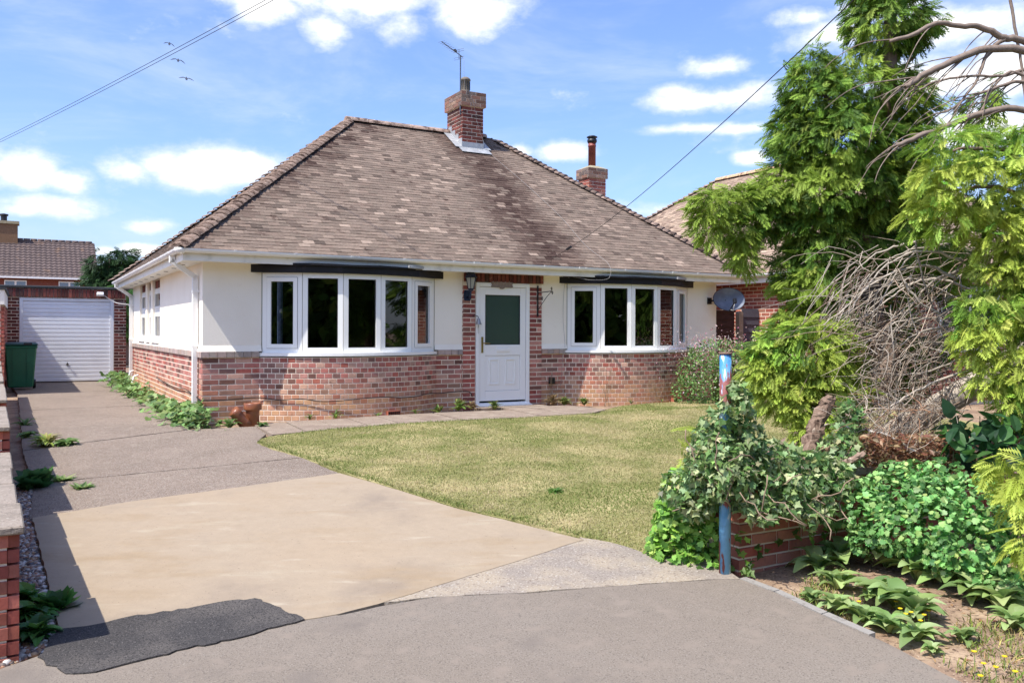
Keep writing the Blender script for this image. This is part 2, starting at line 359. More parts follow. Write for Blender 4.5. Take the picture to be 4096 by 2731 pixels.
path = D.objects.new('path', None); COL.objects.link(path); tag(path, 'narrow path of concrete slabs along the front of the house', kind='structure')
u = .52; i = 0
while u < 5.3:
    w = .44 + random.uniform(-.02, .02); e = .01
    v0 = -1.70 + random.uniform(-.02, .02); v1 = -.72 + random.uniform(-.03, .03)
    if u > 4.1: v1 = -.42
    me = sheet([(u+e, v0), (u+w-e, v0), (u+w-e, v1), (u+e, v1)], random.uniform(-.004, .008), skirt=.05)
    struct('paving_slab', me, m_slab, None, path); u += w
for a, b in ((4.12, 4.68), (4.70, 5.36)):
    struct('paving_slab', sheet([(a, -.40), (b, -.40), (b, -.02), (a, -.02)], .006, skirt=.05), m_slab, None, path)
struct('paving_slab', sheet([(5.36, -1.66), (5.9, -1.3), (5.7, -.5), (5.36, -.42)], .0, skirt=.05), m_slab, None, path)

# lawn grass: uncountable blades
def blades(n, poly, hmin, hmax, seed, dens=None):
    g = np.random.default_rng(seed); P = np.array(poly); lo, hi = P.min(0), P.max(0)
    Q = g.random((n, 2))*(hi-lo)+lo; Q = Q[inpoly(Q, poly)]
    return Q
def grass_mesh(Q, h, col, seed):
    g = np.random.default_rng(seed); n = len(Q); a = g.random(n)*2*np.pi; w = .0022+.002*g.random(n)
    X = C0[0]+UX*Q[:, 0]-UY*Q[:, 1]; Y = C0[1]+UY*Q[:, 0]+UX*Q[:, 1]; Z = gzn(Q[:, 0], Q[:, 1])+.002
    B = np.c_[X, Y, Z]; S = np.c_[np.cos(a), np.sin(a), 0*a]*w[:, None]; L = np.c_[-np.sin(a), np.cos(a), 0*a]
    ln = (g.random(n)*1.3)[:, None]*h[:, None]; up = np.c_[0*a, 0*a, h]
    V = np.stack([B-S, B+S+L*ln*.1+up*.25, B+L*ln+up, B-S*.8+L*ln*.4+up*.6], 1).reshape(-1, 3)
    o = (np.arange(n)*4)[:, None]
    Fc = np.concatenate([o+[0, 1, 3], o+[3, 1, 2]])
    return V, Fc, np.repeat(col, 4, 0)
def lerp(a, b, t): return np.asarray(a)[None]*(1-t[:, None]) + np.asarray(b)[None]*t[:, None]
Q = blades(430000, LAWN, 0, 0, 21)
dist = np.hypot(*(Q-np.array(UV(0, 0))).T)
Q = Q[(np.random.default_rng(1).random(len(Q)) < np.clip(7.0/dist, .25, 1)) & (Q[:, 0] < 9.6) & ((Q[:, 0] < 6.5) | (Q[:, 1] > -5))]
f = vnoise(Q[:, 0], Q[:, 1], .9, 3)*.38 + vnoise(Q[:, 0], Q[:, 1], 2.7, 4)*.30 + vnoise(Q[:, 0], Q[:, 1], 7, 5)*.18 + vnoise(Q[:, 0], Q[:, 1], 17, 6)*.14
# greener along the edges of path and drive, where the soil stays damp
edge = np.minimum(np.abs(Q[:, 1]+1.74), np.abs(Q[:, 0] - np.interp(-Q[:, 1], [2.2, 3.38, 4.29, 5.2, 6.13, 7.37], [.22, .42, .55, .73, .93, 1.33])))
f = np.clip((f-.44)*2.7 + .18 - .75*np.exp(-edge/.10), 0, 1); rj = rng.random(len(Q))
col = lerp(srgb(126, 140, 74), srgb(208, 190, 150), np.clip(f+(rj-.5)*.5, 0, 1)) * (.92+.16*rng.random(len(Q)))[:, None]
h = (.008+.014*rng.random(len(Q)))*(1+1.0*np.exp(-edge/.06))
V, Fc, C = grass_mesh(Q, h, col, 5)
tag(link('grass', np_mesh('grass', V, Fc, C, m_grass)), 'short dry straw and green grass of the front lawn', 'grass', kind='stuff')

# pebbles in the strip between boundary wall and pad
def pebble_tmpl():
    bm = bmesh.new(); bmesh.ops.create_icosphere(bm, subdivisions=1, radius=1)
    V = np.array([v.co[:] for v in bm.verts]); Fc = np.array([[v.index for v in f.verts] for f in bm.faces]); bm.free(); return V, Fc
PT = pebble_tmpl()
STRIP = [(-2.23, -7.62), (-1.99, -7.5), (-2.09, -4.7), (-2.07, -3.3), (-2.32, -3.3)]
Qp = blades(9000, STRIP, 0, 0, 31); n = len(Qp)
pal = np.array([srgb(150, 138, 128), srgb(196, 184, 172), srgb(112, 96, 88), srgb(160, 118, 92), srgb(220, 214, 206), srgb(96, 92, 96), srgb(182, 150, 118)])
Pw = np.c_[C0[0]+UX*Qp[:, 0]-UY*Qp[:, 1], C0[1]+UY*Qp[:, 0]+UX*Qp[:, 1], gzn(Qp[:, 0], Qp[:, 1])-.032+.016*rng.random(n)]
sz = (.011+.016*rng.random(n))[:, None]*np.c_[np.ones(n), .7+.4*rng.random(n), .5+.2*rng.random(n)]
V, Fc, C = scatter(PT, Pw, rng.normal(size=(n, 3))*[1, 1, .2], np.tile([0, 0, 1.], (n, 1))+rng.normal(size=(n, 3))*.3, sz, pal[rng.integers(0, 7, n)])
tag(link('gravel', np_mesh('gravel', V, Fc, C, m_pebble, True)), 'mixed pebbles in the strip beside the left boundary wall', 'gravel', kind='stuff')

# ------------------------------------------------------------------ the bungalow
m_render = M('cream_render', srgb(244, 236, 222), rough=.9, spec=.2, mixes=((1.5, 4, srgb(240, 231, 216), .4, .7), (9, 4, srgb(230, 219, 202), .62, .9)), bumps=((55, .35, 3), (120, .3, 2)))
m_mortar = M('mortar', srgb(228, 212, 192), rough=.95, mixes=((6, 4, srgb(206, 188, 166), .5, .75),), bumps=((80, .4, 3),))
m_brick = M('brick', mul=.92, src='obj', rough=.85, spec=.25, var=((24, .14), (7, .10)), mixes=((13, 4, srgb(112, 80, 70), .62, .85), (16, 4, srgb(188, 154, 138), .60, .85)), bumps=((90, .35, 3),))
m_brickj = M('brick_joined', mul=.92, src='attr', rough=.85, spec=.25, var=((24, .14), (7, .10)), mixes=((13, 4, srgb(112, 80, 70), .62, .85), (16, 4, srgb(188, 154, 138), .60, .85)), bumps=((90, .35, 3),))
m_tile = M('roof_tile', mul=.80, src='obj', rough=.92, spec=.2, var=((30, .2),), mixes=((4.5, 6, srgb(84, 66, 58), .60, .74), (20, 4, srgb(176, 156, 142), .62, .80)), bumps=((60, .6, 4),))
m_tilej = M('roof_tile_joined', mul=.80, src='attr', rough=.92, spec=.2, var=((30, .2),), mixes=((4.5, 6, srgb(84, 66, 58), .60, .74), (20, 4, srgb(176, 156, 142), .62, .80)), bumps=((60, .6, 4),))
m_upvc = M('white_upvc', srgb(240, 239, 235), rough=.32, spec=.45)
m_gutter = M('white_gutter', srgb(236, 235, 232), rough=.35, spec=.45, mixes=((5, 5, srgb(196, 196, 190), .58, .85),))
m_fascia = M('fascia_paint', srgb(232, 229, 220), rough=.5, mixes=((4, 4, srgb(202, 198, 186), .5, .8),))
m_felt = M('underfelt', srgb(52, 46, 44), rough=.95)
m_lead = M('lead', srgb(166, 168, 170), rough=.5, metal=.3, mixes=((6, 4, srgb(200, 200, 198), .5, .75), (20, 3, srgb(120, 120, 120), .6, .8)))
m_black = M('black_paint', srgb(24, 22, 25), rough=.55, spec=.3, mixes=((9, 5, srgb(48, 40, 42), .56, .8),), bumps=((25, .25, 4),))
m_seal = M('seal', srgb(40, 40, 42), rough=.6)
m_room = M('room_wall', srgb(96, 90, 84), rough=.9)
m_curtain = M('curtain', srgb(120, 134, 158), rough=.9, mixes=((14, 3, srgb(92, 104, 130), .4, .7),))
m_brass = M('brass', srgb(160, 140, 84), rough=.3, metal=.85)
m_iron = M('black_iron', srgb(22, 22, 26), rough=.45, spec=.5)
m_bluegrey = M('lantern_paint', srgb(24, 34, 58), rough=.35, spec=.5)
m_lamp = M('lamp_glass', srgb(206, 206, 196), rough=.15, spec=.6, transl=.5)
m_cableb = M('black_cable', srgb(30, 28, 28), rough=.5)
m_cablew = M('white_cable', srgb(206, 202, 198), rough=.5)
def glass(name, tint, refl=.10, rough=0.0, body=None):
    m = D.materials.new(name); m.use_nodes = True; t = m.node_tree; t.nodes.clear()
    tr = nd(t, 'ShaderNodeBsdfTransparent'); tr.inputs[0].default_value = (*tint, 1)
    if body:
        d2 = nd(t, 'ShaderNodeBsdfDiffuse'); d2.inputs[0].default_value = (*body, 1)
        m2 = nd(t, 'ShaderNodeMixShader'); m2.inputs[0].default_value = .75
        t.links.new(tr.outputs[0], m2.inputs[1]); t.links.new(d2.outputs[0], m2.inputs[2]); a = m2.outputs[0]
    else: a = tr.outputs[0]
    gl = nd(t, 'ShaderNodeBsdfGlossy'); gl.inputs['Roughness'].default_value = rough
    fr = nd(t, 'ShaderNodeFresnel'); fr.inputs[0].default_value = 1.55
    fac = math_(t, 'ADD', math_(t, 'MULTIPLY', fr.outputs[0], 1.3), refl, clamp=True)
    if rough:
        pos = nd(t, 'ShaderNodeNewGeometry').outputs['Position']
        vo = nd(t, 'ShaderNodeTexVoronoi'); vo.inputs['Scale'].default_value = 22; t.links.new(pos, vo.inputs['Vector'])
        bn = nd(t, 'ShaderNodeBump'); bn.inputs['Strength'].default_value = .16; bn.inputs['Distance'].default_value = .006
        t.links.new(vo.outputs[0], bn.inputs['Height']); t.links.new(bn.outputs[0], gl.inputs['Normal'])
    mx = nd(t, 'ShaderNodeMixShader'); t.links.new(fac, mx.inputs[0]); t.links.new(a, mx.inputs[1]); t.links.new(gl.outputs[0], mx.inputs[2])
    t.links.new(mx.outputs[0], nd(t, 'ShaderNodeOutputMaterial').inputs[0]); return m
m_glass = glass('window_glass', (.55, .58, .57), .05)
m_obsc = glass('obscure_glass', (.3, .36, .34), .05, .18, srgb(60, 80, 78))

H = empty('bungalow', (C0[0], C0[1], 0), ANG, 'cream rendered brick bungalow with brown tiled hipped roof and two bow windows', 'house')
HW, HD, SOF, BT, BB = 9.40, 8.75, 2.19, .955, .872       # width, depth, soffit, band top and bottom
BAYS = [(.80, 3.50, .48), (5.985, 8.68, .48)]
def arc(u0, u1, p, n):
    c = (u1-u0)/2; rr = (c*c+p*p)/(2*p); al = math.asin(c/rr)
    return [((u0+u1)/2+rr*math.sin(-al+2*al*i/n), -(rr*math.cos(-al+2*al*i/n)-(rr-p))) for i in range(n+1)], rr, al

BRICKS = []                             # (parent key, u, v, z, rot, length, height, colour)
def bcol(kind='house', z=None):
    r = random.random()
    if kind == 'house':
        if r < .30: c = (184, 132, 120)
        elif r < .52: c = (170, 108, 98)
        elif r < .68: c = (192, 152, 134)
        elif r < .80: c = (150, 112, 102)
        elif r < .91: c = (174, 100, 86)
        else: c = (122, 86, 76)
        j = random.uniform(.86, 1.1); c = [q*j for q in c]
        if z is not None:               # sandy staining of the lowest courses
            k = max(0, min(1, (.56-z)/.40))*random.uniform(.35, .9); c = [a*(1-k)+b*k for a, b in zip(c, (206, 162, 120))]
    elif kind == 'red': j = random.uniform(.84, 1.12); c = [q*j*random.uniform(.985, 1.015) for q in random.choice([(170, 98, 82), (178, 108, 92), (158, 86, 74), (182, 120, 102)])]
    elif kind == 'door': j = random.uniform(.85, 1.12); c = [q*j*random.uniform(.985, 1.015) for q in random.choice([(160, 96, 86), (172, 112, 98), (144, 82, 74), (186, 136, 120), (162, 88, 78), (128, 90, 80)])]
    elif kind == 'dark': j = random.uniform(.8, 1.15); c = [q*j*random.uniform(.985, 1.015) for q in random.choice([(116, 64, 56), (104, 56, 50), (130, 72, 62), (90, 60, 54)])]
    elif kind == 'cap': j = random.uniform(.85, 1.1); c = [q*j*random.uniform(.985, 1.015) for q in random.choice([(138, 116, 104), (124, 108, 100), (150, 122, 104), (132, 98, 84)])]
    elif kind == 'band': j = random.uniform(.93, 1.06); c = [q*j*random.uniform(.985, 1.015) for q in random.choice([(178, 160, 150), (170, 154, 146), (184, 160, 146)])]
    return srgb(*c)
CH = .075
def lay(store, A, B, z0, n, kind='house', out=.0035, ln=.212, joint=.013, seed=0, depth=.05, height=.062, bond='half'):
    """straight courses from A to B (u,v); faces look to the right-hand side of A->B"""
    rd = random.Random(seed); dx, dy = B[0]-A[0], B[1]-A[1]; L = math.hypot(dx, dy); dx /= L; dy /= L; rot = math.atan2(dy, dx)
    nx, ny = dy, -dx
    for k in range(n):
        z = z0+k*CH; s = 0.0; first = True
        while s < L-.015:
            w = ln
            if bond == 'stack': w = ln if k % 2 else None
            if first and k % 2: w = ln*.5-.004
            if bond == 'quoin': w = L if k % 2 else (ln*.62 if first else 1)
            w = min(w, L-s); 
            c = s+w/2
            store.append((A[0]+dx*c+nx*(out-depth/2), A[1]+dy*c+ny*(out-depth/2), z+height/2, rot, w, depth, height, bcol(kind, z)))
            s += w+joint; first = False
def unit_brick(mat):
    mb = MB(); e = .46
    mb.add([(-.5, .5, -.5), (.5, .5, -.5), (.5, .5, .5), (-.5, .5, .5), (-.5, -.42, -.5), (.5, -.42, -.5), (.5, -.42, .5), (-.5, -.42, .5),
            (-.49, -.5, -.45), (.49, -.5, -.45), (.49, -.5, .45), (-.49, -.5, .45)],
           [(0, 3, 2, 1), (0, 1, 5, 4), (1, 2, 6, 5), (2, 3, 7, 6), (3, 0, 4, 7), (4, 5, 9, 8), (5, 6, 10, 9), (6, 7, 11, 10), (7, 4, 8, 11), (8, 9, 10, 11)])
    return mb.mesh('brick', mat)
BRICK_ME = unit_brick(m_brick)
BT_V = np.array([v.co[:] for v in BRICK_ME.vertices]); BT_F = [list(p.vertices) for p in BRICK_ME.polygons]
def place_bricks(store, par, nmax, name='brick', joined='brickwork'):
    """the nmax bricks that show largest as objects, the rest joined"""
    mw = par.matrix_world if par.parent is None else None
    base = par if par.parent is None else par.parent
    Rm = Matrix.Rotation(base.rotation_euler.z, 3, 'Z'); T = base.location
    def key(b):
        p = Rm @ Vector((b[0], b[1], b[2])) + T; n = Rm @ Vector((math.sin(b[3]), -math.cos(b[3]), 0))
        vd = Vector((p.x, p.y, p.z-EYE)); facing = -vd.normalized().dot(n)
        return -(b[4]*b[6]*max(facing, -.01)/max(vd.length_squared, .1))
    st = sorted(store, key=key)
    for b in st[:nmax]:
        o = link(name, BRICK_ME, par, (b[0], b[1], b[2]), (random.uniform(-.006, .006), random.uniform(-.006, .006), b[3]+random.uniform(-.006, .006)), b[7]); o.scale = (b[4], b[5], b[6])
    if len(st) > nmax:
        mb = MB()
        for b in st[nmax:]:
            c, s = math.cos(b[3]), math.sin(b[3]); q = BT_V*[b[4], b[5], b[6]]
            mb.add(np.c_[b[0]+c*q[:, 0]-s*q[:, 1], b[1]+s*q[:, 0]+c*q[:, 1], b[2]+q[:, 2]].tolist(), BT_F, b[7])
        tag(mb.build(joined, m_brickj, par), kind='stuff')

# brick base: mortar body, then each brick
wallb = MB()
zb = -.12
for a, b in ((0.012, .81), (3.49, 3.992), (5.468, 5.995), (8.67, HW-.012)): wallb.box(a, b, .0, .25, zb, BB)
wallb.box(.0, .24, .25, HD, zb, BB); wallb.box(HW-.24, HW-.0, .25, HD, zb, BB); wallb.box(.24, HW-.24, HD-.25, HD, zb, BB)
for (u0, u1, p) in BAYS:
    A, rr, al = arc(u0-.03, u1+.03, p+.015, 24); Ai, _, _ = arc(u0+.12, u1-.12, p-.16, 24)
    n = len(A); vs = [(a, b, zb) for a, b in A]+[(a, b, BB) for a, b in A]+[(a, b, zb) for a, b in Ai]+[(a, b, BB) for a, b in Ai]
    fs = []
    for i in range(n-1): fs += [(i, i+1, n+i+1, n+i), (2*n+i+1, 2*n+i, 3*n+i, 3*n+i+1), (n+i, n+i+1, 3*n+i+1, 3*n+i)]
    wallb.add(vs, fs)
brick_wall = wallb.build('brick_wall', m_mortar, H)
st = []
NC = 13; zc = BB-.004-NC*CH+.006
lay(st, (0, 0), (.785, 0), zc, NC, seed=1); lay(st, (3.515, 0), (3.985, 0), zc, NC, seed=2); lay(st, (5.475, 0), (5.975, 0), zc, NC, seed=3); lay(st, (8.70, 0), (HW, 0), zc, NC, seed=4)
lay(st, (0, HD), (0, 0), zc, NC, seed=5)
for bi, (u0, u1, p) in enumerate(BAYS):
    A, rr, al = arc(u0-.03, u1+.03, p+.015, 10); um = (u0+u1)/2; Ltot = 2*al*rr
    for k in range(NC):
        s = .02 if k % 2 else -.035
        while s < Ltot-.03:
            w = .1025; s1 = max(s, 0); w = min(s+w, Ltot)-s1
            a = -al+(s1+w/2)/rr; nx, ny = math.sin(a), -math.cos(a); r0 = rr+.0035-.025
            z = zc+k*CH
            st.append((um+r0*nx, -(r0*math.cos(a)-(rr-p-.015)), z+.032, a, w, .05, .062, bcol('house', z)))
            s += .1145
place_bricks(st, brick_wall, 300)
ab = MB()                                # air bricks low in the bays
for ua, va in ((2.62, -.46), (8.05, -.40)):
    a = math.asin(max(-1, min(1, (ua-(2.15 if ua < 4 else 7.33))/2.1)))
    o = MB(); o.box(-.11, .11, -.012, .05, 0, .07)
    for i in range(6):
        for j in range(2): o.box(-.098+i*.034, -.072+i*.034, -.016, -.008, .010+j*.028, .030+j*.028, (.02, .015, .012))
    e = o.build('air_brick', m_attr, H)
    for q in e.data.color_attributes['Col'].data[:8]: q.color = (*srgb(158, 92, 72), 1)
    e.location = (ua, va-.045, .0); e.rotation_euler = (0, 0, a)

# rendered upper walls
wr = MB()
for a, b in ((0, .80), (3.50, 3.986), (5.474, 5.985), (8.68, HW)): wr.box(a, b, 0, .25, BT, SOF+.02)
for (u0, u1, p) in BAYS: wr.box(u0, u1, .002, .25, 2.08, SOF+.02)
WV = [(4.30, 5.33), (5.60, 6.14), (6.43, 7.41)]          # side window lights along v
wr.box(0, .25, .25, WV[0][0], BT, SOF+.02); wr.box(0, .25, WV[2][1], HD, BT, SOF+.02)
wr.box(0, .25, WV[0][0], WV[2][1], BT, 1.03)
for a, b in ((WV[0][1], WV[1][0]), (WV[1][1], WV[2][0])): wr.box(0.0, .25, a, b, 1.03, SOF+.02)
wr.box(.05, .25, WV[0][0], WV[2][1], 2.03, SOF+.02)
wr.box(HW-.25, HW, .25, HD, BT, SOF+.02); wr.box(.25, HW-.25, HD-.25, HD, BT, SOF+.02)
wall = wr.build('wall', m_render, H)
for a, b in ((-.018, .80), (3.50, 3.986), (5.474, 5.985), (8.68, HW)):          # bell-cast foot of the render
    bc = MB(); bc.extrude([(a, -.03, BT+.001), (a, .01, BT+.001), (a, .01, BT+.085), (a, -.002, BT+.085)], (b-a, 0, 0)); bc.build('render_foot', m_render, H)
bc = MB(); bc.extrude([(-.03, .0, BT+.001), (-.002, .0, BT+.085), (.01, .0, BT+.085), (.01, .0, BT+.001)], (0, HD, 0))
bc.build('render_foot', m_render, H)
bandp = MB()
for a, b in ((-.03, .76), (3.56, 3.984), (5.476, 5.93), (8.74, HW+.02)): bandp.box(a+.004, b-.004, -.02, .1, BB+.003, BT-.003)
bandp.box(-.02, .1, .1, HD, BB+.003, BT-.003)
band = bandp.build('string_course', m_mortar, H); stb = []
for i, (a, b) in enumerate(((-.03, .765), (3.555, 3.982), (5.478, 5.935), (8.735, HW+.02))): lay(stb, (a, 0), (b, 0), BB, 1, 'band', out=.034, ln=.108, joint=.007, height=.083, depth=.08)
lay(stb, (0, HD), (0, .07), BB, 1, 'band', out=.034, ln=.108, joint=.007, height=.083, depth=.08)
place_bricks(stb, band, 200, 'band_tile', 'band_tiles')
# brick surround of the door
sb = MB(); sb.box(3.99, 4.215, -.018, .25, zb, 2.045); sb.box(5.232, 5.47, -.018, .25, zb, 2.045); sb.box(3.99, 5.47, -.018, .25, 2.047, SOF+.02)
sur = sb.build('door_surround', m_mortar, H); sts = []
lay(sts, (3.99, -.018), (4.21, -.018), zc-.15, 30, 'door', bond='quoin', seed=9); lay(sts, (5.237, -.018), (5.47, -.018), zc-.15, 30, 'door', bond='quoin', seed=10)
sts = [b for b in sts if b[2] < 2.04]
k = 0; u = 4.0
while u < 5.46:
    sts.append((u+.0325, -.018+.006-.025, 2.125, 0, .062, .05, .145, bcol('dark'))); u += .0745
place_bricks(sts, sur, 200)

# ------------------------------------------------------------------ roof
EV, EU0, EU1, EVB, EZ = -.40, -.36, HW+.34, HD+.36, 2.335       # eaves lines and height
RV, RU0, RU1, RZ = 4.2, 3.54, 6.72, 5.44                        # ridge
deck = MB()
c_ = [(EU0, EV, EZ), (EU1, EV, EZ), (EU1, EVB, EZ), (EU0, EVB, EZ), (RU0, RV, RZ), (RU1, RV, RZ)]
deck.add([(x, y, z-.03) for x, y, z in c_], [(0, 1, 5, 4), (1, 2, 5), (2, 3, 4, 5), (3, 0, 4)])
roof = deck.build('roof', m_felt, H)
def tile_mesh(mat):
    V = []; ny = 3; w, L, t, cam_ = .5, 1.0, .021, .006
    for j in range(ny):
        y = j/(ny-1); zz = cam_*(1-(2*y-1)**2)
        for x in (-w, w):
            V += [(x, y, zz), (x, y, zz-t)]
    Fc = []
    for j in range(ny-1):
        o = j*4; Fc += [(o, o+2, o+6, o+4), (o+1, o+5, o+7, o+3), (o, o+4, o+5, o+1), (o+2, o+3, o+7, o+6)]
    Fc += [(0, 1, 3, 2)]
    me = D.meshes.new('tile'); me.from_pydata(V, [], Fc); me.materials.append(mat); me.update(); return me
TILE = tile_mesh(m_tile); T_V = np.array([v.co[:] for v in TILE.vertices]); T_F = [list(p.vertices) for p in TILE.polygons]
def tcol(x, y):
    r = random.random(); c = random.choice([(136, 119, 106), (130, 114, 101), (142, 124, 110), (126, 110, 98), (134, 116, 103)])
    if r > .965: c = (166, 146, 130)
    elif r < .06: c = (104, 90, 80)
    j = random.uniform(.92, 1.07); c = [q*j for q in c]
    return c
def slope(A, B, T0, T1, gauge=.10, tw=.165, moss=None, pal=tcol):
    """tiles on the plane with eaves A->B and top T0->T1 (local coordinates); yields matrices and colours"""
    A, B, T0, T1 = map(Vector, (A, B, T0, T1)); ex = (B-A).normalized()
    n = ex.cross(T0-A).normalized()
    if n.z < 0: n = -n
    up = n.cross(ex).normalized()
    if up.z < 0: up = -up
    Ls = (T0-A).dot(up); x0 = 0.0; x1 = (B-A).length; t0 = (T0-A).dot(ex); t1 = (T1-A).dot(ex); out = []
    nc = int(Ls/gauge)
    for k in range(nc+1):
        s = k*gauge; f = min(1, (s+.05)/Ls); a = x0+(t0-x0)*f; b = x1+(t1-x1)*f
        x = a - (tw*.5 if k % 2 else 0) - ((a % tw)) + random.uniform(-.03, .03)
        while x < b:
            xa, xb = max(x+.0006, a), min(x+tw-.0006, b)
            if xb-xa > .02:
                cx = (xa+xb)/2; w = xb-xa; ln = min(.215, Ls-s+.05)
                tilt = .115+random.uniform(-.018, .018); yaw = random.uniform(-.012, .012)
                yv = (up*math.cos(tilt)-n*math.sin(tilt)); zv = (n*math.cos(tilt)+up*math.sin(tilt))
                xv = ex + yv*yaw
                p = A + ex*cx + up*(s-.03+random.uniform(-.003, .003)) + n*(.024+random.uniform(0, .004))
                m = Matrix(((xv.x*w, yv.x*ln, zv.x, p.x), (xv.y*w, yv.y*ln, zv.y, p.y), (xv.z*w, yv.z*ln, zv.z, p.z), (0, 0, 0, 1)))
                c = list(pal(cx, s))
                if moss: k2 = moss(cx, s); c = [q*(1-k2)+r*k2 for q, r in zip(c, (64, 46, 40))]
                out.append((m, srgb(*c), w, p))
            x += tw
    return out
def put_tiles(tiles, par, nmax, base, name='tile', rest='roof_tiles'):
    Rm = Matrix.Rotation(base.rotation_euler.z, 3, 'Z'); T = base.location
    key = lambda t: (-t[2]/((Rm @ t[3]+T)-Vector((0, 0, EYE))).length)
    st = sorted(tiles, key=key)
    for m, c, w, p in st[:nmax]:
        o = link(name, TILE, par, color=c); o.matrix_local = m
    if st[nmax:]:
        Vs = []; Cs = []
        for m, c, w, p in st[nmax:]:
            a = np.array(m); Vs.append(T_V @ a[:3, :3].T + a[:3, 3]); Cs += [c]*len(T_V)
        Fa = []
        n = len(st)-nmax; quad = np.array(T_F); Fa = (quad[None]+(np.arange(n)*len(T_V))[:, None, None]).reshape(-1, 4)
        me = np_mesh(rest, np.concatenate(Vs), Fa, np.array(Cs), m_tilej); tag(link(rest, me, par), kind='stuff')
def moss_f(x, s):
    # moss grows below the chimney and drifts down the slope, and along the left hip
    cx = 6.3 - (4.6-s)*.10 + .12*math.sin(s*2.3); d = abs(x-cx); k = max(0, 1-d/.68)**.5*(.5+.5*random.random())
    hip = x-.84*s; k = max(k, .7*max(0, 1-hip/.45)*random.random())
    return min(.95, k) if random.random() < .8 else .1
ft = slope((EU0, EV, EZ), (EU1, EV, EZ), (RU0, RV, RZ), (RU1, RV, RZ), moss=moss_f)
put_tiles(ft, roof, 300, H)
oth = slope((EU0, EVB, EZ), (EU0, EV, EZ), (RU0, RV, RZ), (RU0, RV, RZ)) + slope((EU1, EV, EZ), (EU1, EVB, EZ), (RU1, RV, RZ), (RU1, RV, RZ)) + slope((EU1, EVB, EZ), (EU0, EVB, EZ), (RU1, RV, RZ), (RU0, RV, RZ))
put_tiles(oth, roof, 0, H, rest='side_roof_tiles')
def bonnet_mesh(mat):
    V = []; n = 7
    for y, r, zz in ((0, .125, .0), (.5, .108, .0), (1, .085, -.01)):
        for k in range(n):
            a = math.pi*(.08+.84*k/(n-1)); V.append((r*math.cos(a), y*.25, zz+r*.62*math.sin(a)))
    for k in range(n):
        a = math.pi*(.08+.84*k/(n-1)); V.append((.108*math.cos(a), 0, -.014+.105*.62*math.sin(a)))
    Fc = [(j*n+k, j*n+k+1, (j+1)*n+k+1, (j+1)*n+k) for j in range(2) for k in range(n-1)] + [(3*n+k, 3*n+k+1, k+1, k) for k in range(n-1)]
    me = D.meshes.new('hip_tile'); me.from_pydata(V, [], Fc); me.materials.append(mat); me.polygons.foreach_set('use_smooth', [True]*len(Fc)); me.update(); return me
m_tile_hip = M('hip_tile', src='obj', rough=.92, spec=.2, var=((30, .3),), mixes=((7, 6, srgb(78, 62, 54), .48, .66), (20, 4, srgb(190, 172, 156), .58, .76)), bumps=((50, .7, 4),))
BON = bonnet_mesh(m_tile_hip)
def hips(par, corners, top, gauge_z):
    for c in corners:
        a, b = Vector(c[0]), Vector(c[1]); d = (b-a); L = d.length; d.normalize(); side = d.cross(Vector((0, 0, 1))).normalized(); nz = side.cross(d).normalized()
        n = int(L/c[2])
        for i in range(n):
            p = a+d*(i*c[2]-.05)+nz*(.012+.012*random.random()); t = .13+random.uniform(-.03, .03); yv = d*math.cos(t)-nz*math.sin(t); zv = nz*math.cos(t)+d*math.sin(t)
            sx_ = random.uniform(.95, 1.08); k = random.uniform(.86, 1.06)
            o = link('hip_tile', BON, par, color=srgb(138*k, 118*k, 106*k))
            o.matrix_local = Matrix(((side.x*sx_, yv.x, zv.x, p.x), (side.y*sx_, yv.y, zv.y, p.y), (side.z*sx_, yv.z, zv.z, p.z), (0, 0, 0, 1)))
hg = .135
hips(roof, [((EU0, EV, EZ), (RU0, RV, RZ), hg), ((EU1, EV, EZ), (RU1, RV, RZ), hg), ((EU0, EVB, EZ), (RU0, RV, RZ), hg*1.3), ((EU1, EVB, EZ), (RU1, RV, RZ), hg*1.3)], None, None)
def ridge_mesh(L, mat):
    mb = MB(); n = 8
    for k in range(n):
        a0, a1 = math.pi*k/n, math.pi*(k+1)/n
        mb.add([(0, .12*math.cos(a0), .095*math.sin(a0)), (L, .12*math.cos(a0), .095*math.sin(a0)), (L, .12*math.cos(a1), .095*math.sin(a1)), (0, .12*math.cos(a1), .095*math.sin(a1))], [(0, 1, 2, 3)])
        mb.add([(0, .12*math.cos(a0), .095*math.sin(a0)), (0, .12*math.cos(a1), .095*math.sin(a1)), (0, 0, 0)], [(0, 1, 2)])
        mb.add([(L, .12*math.cos(a0), .095*math.sin(a0)), (L, .12*math.cos(a1), .095*math.sin(a1)), (L, 0, 0)], [(0, 2, 1)])
    return mb.mesh('ridge_tile', mat, True)
RID = ridge_mesh(.44, m_tile_hip); x = RU0-.1
while x < RU1-.2:
    k = random.uniform(.9, 1.1); link('ridge_tile', RID, roof, (x, RV, RZ-.005+random.uniform(0, .012)), color=srgb(158*k, 136*k, 122*k)); x += .45

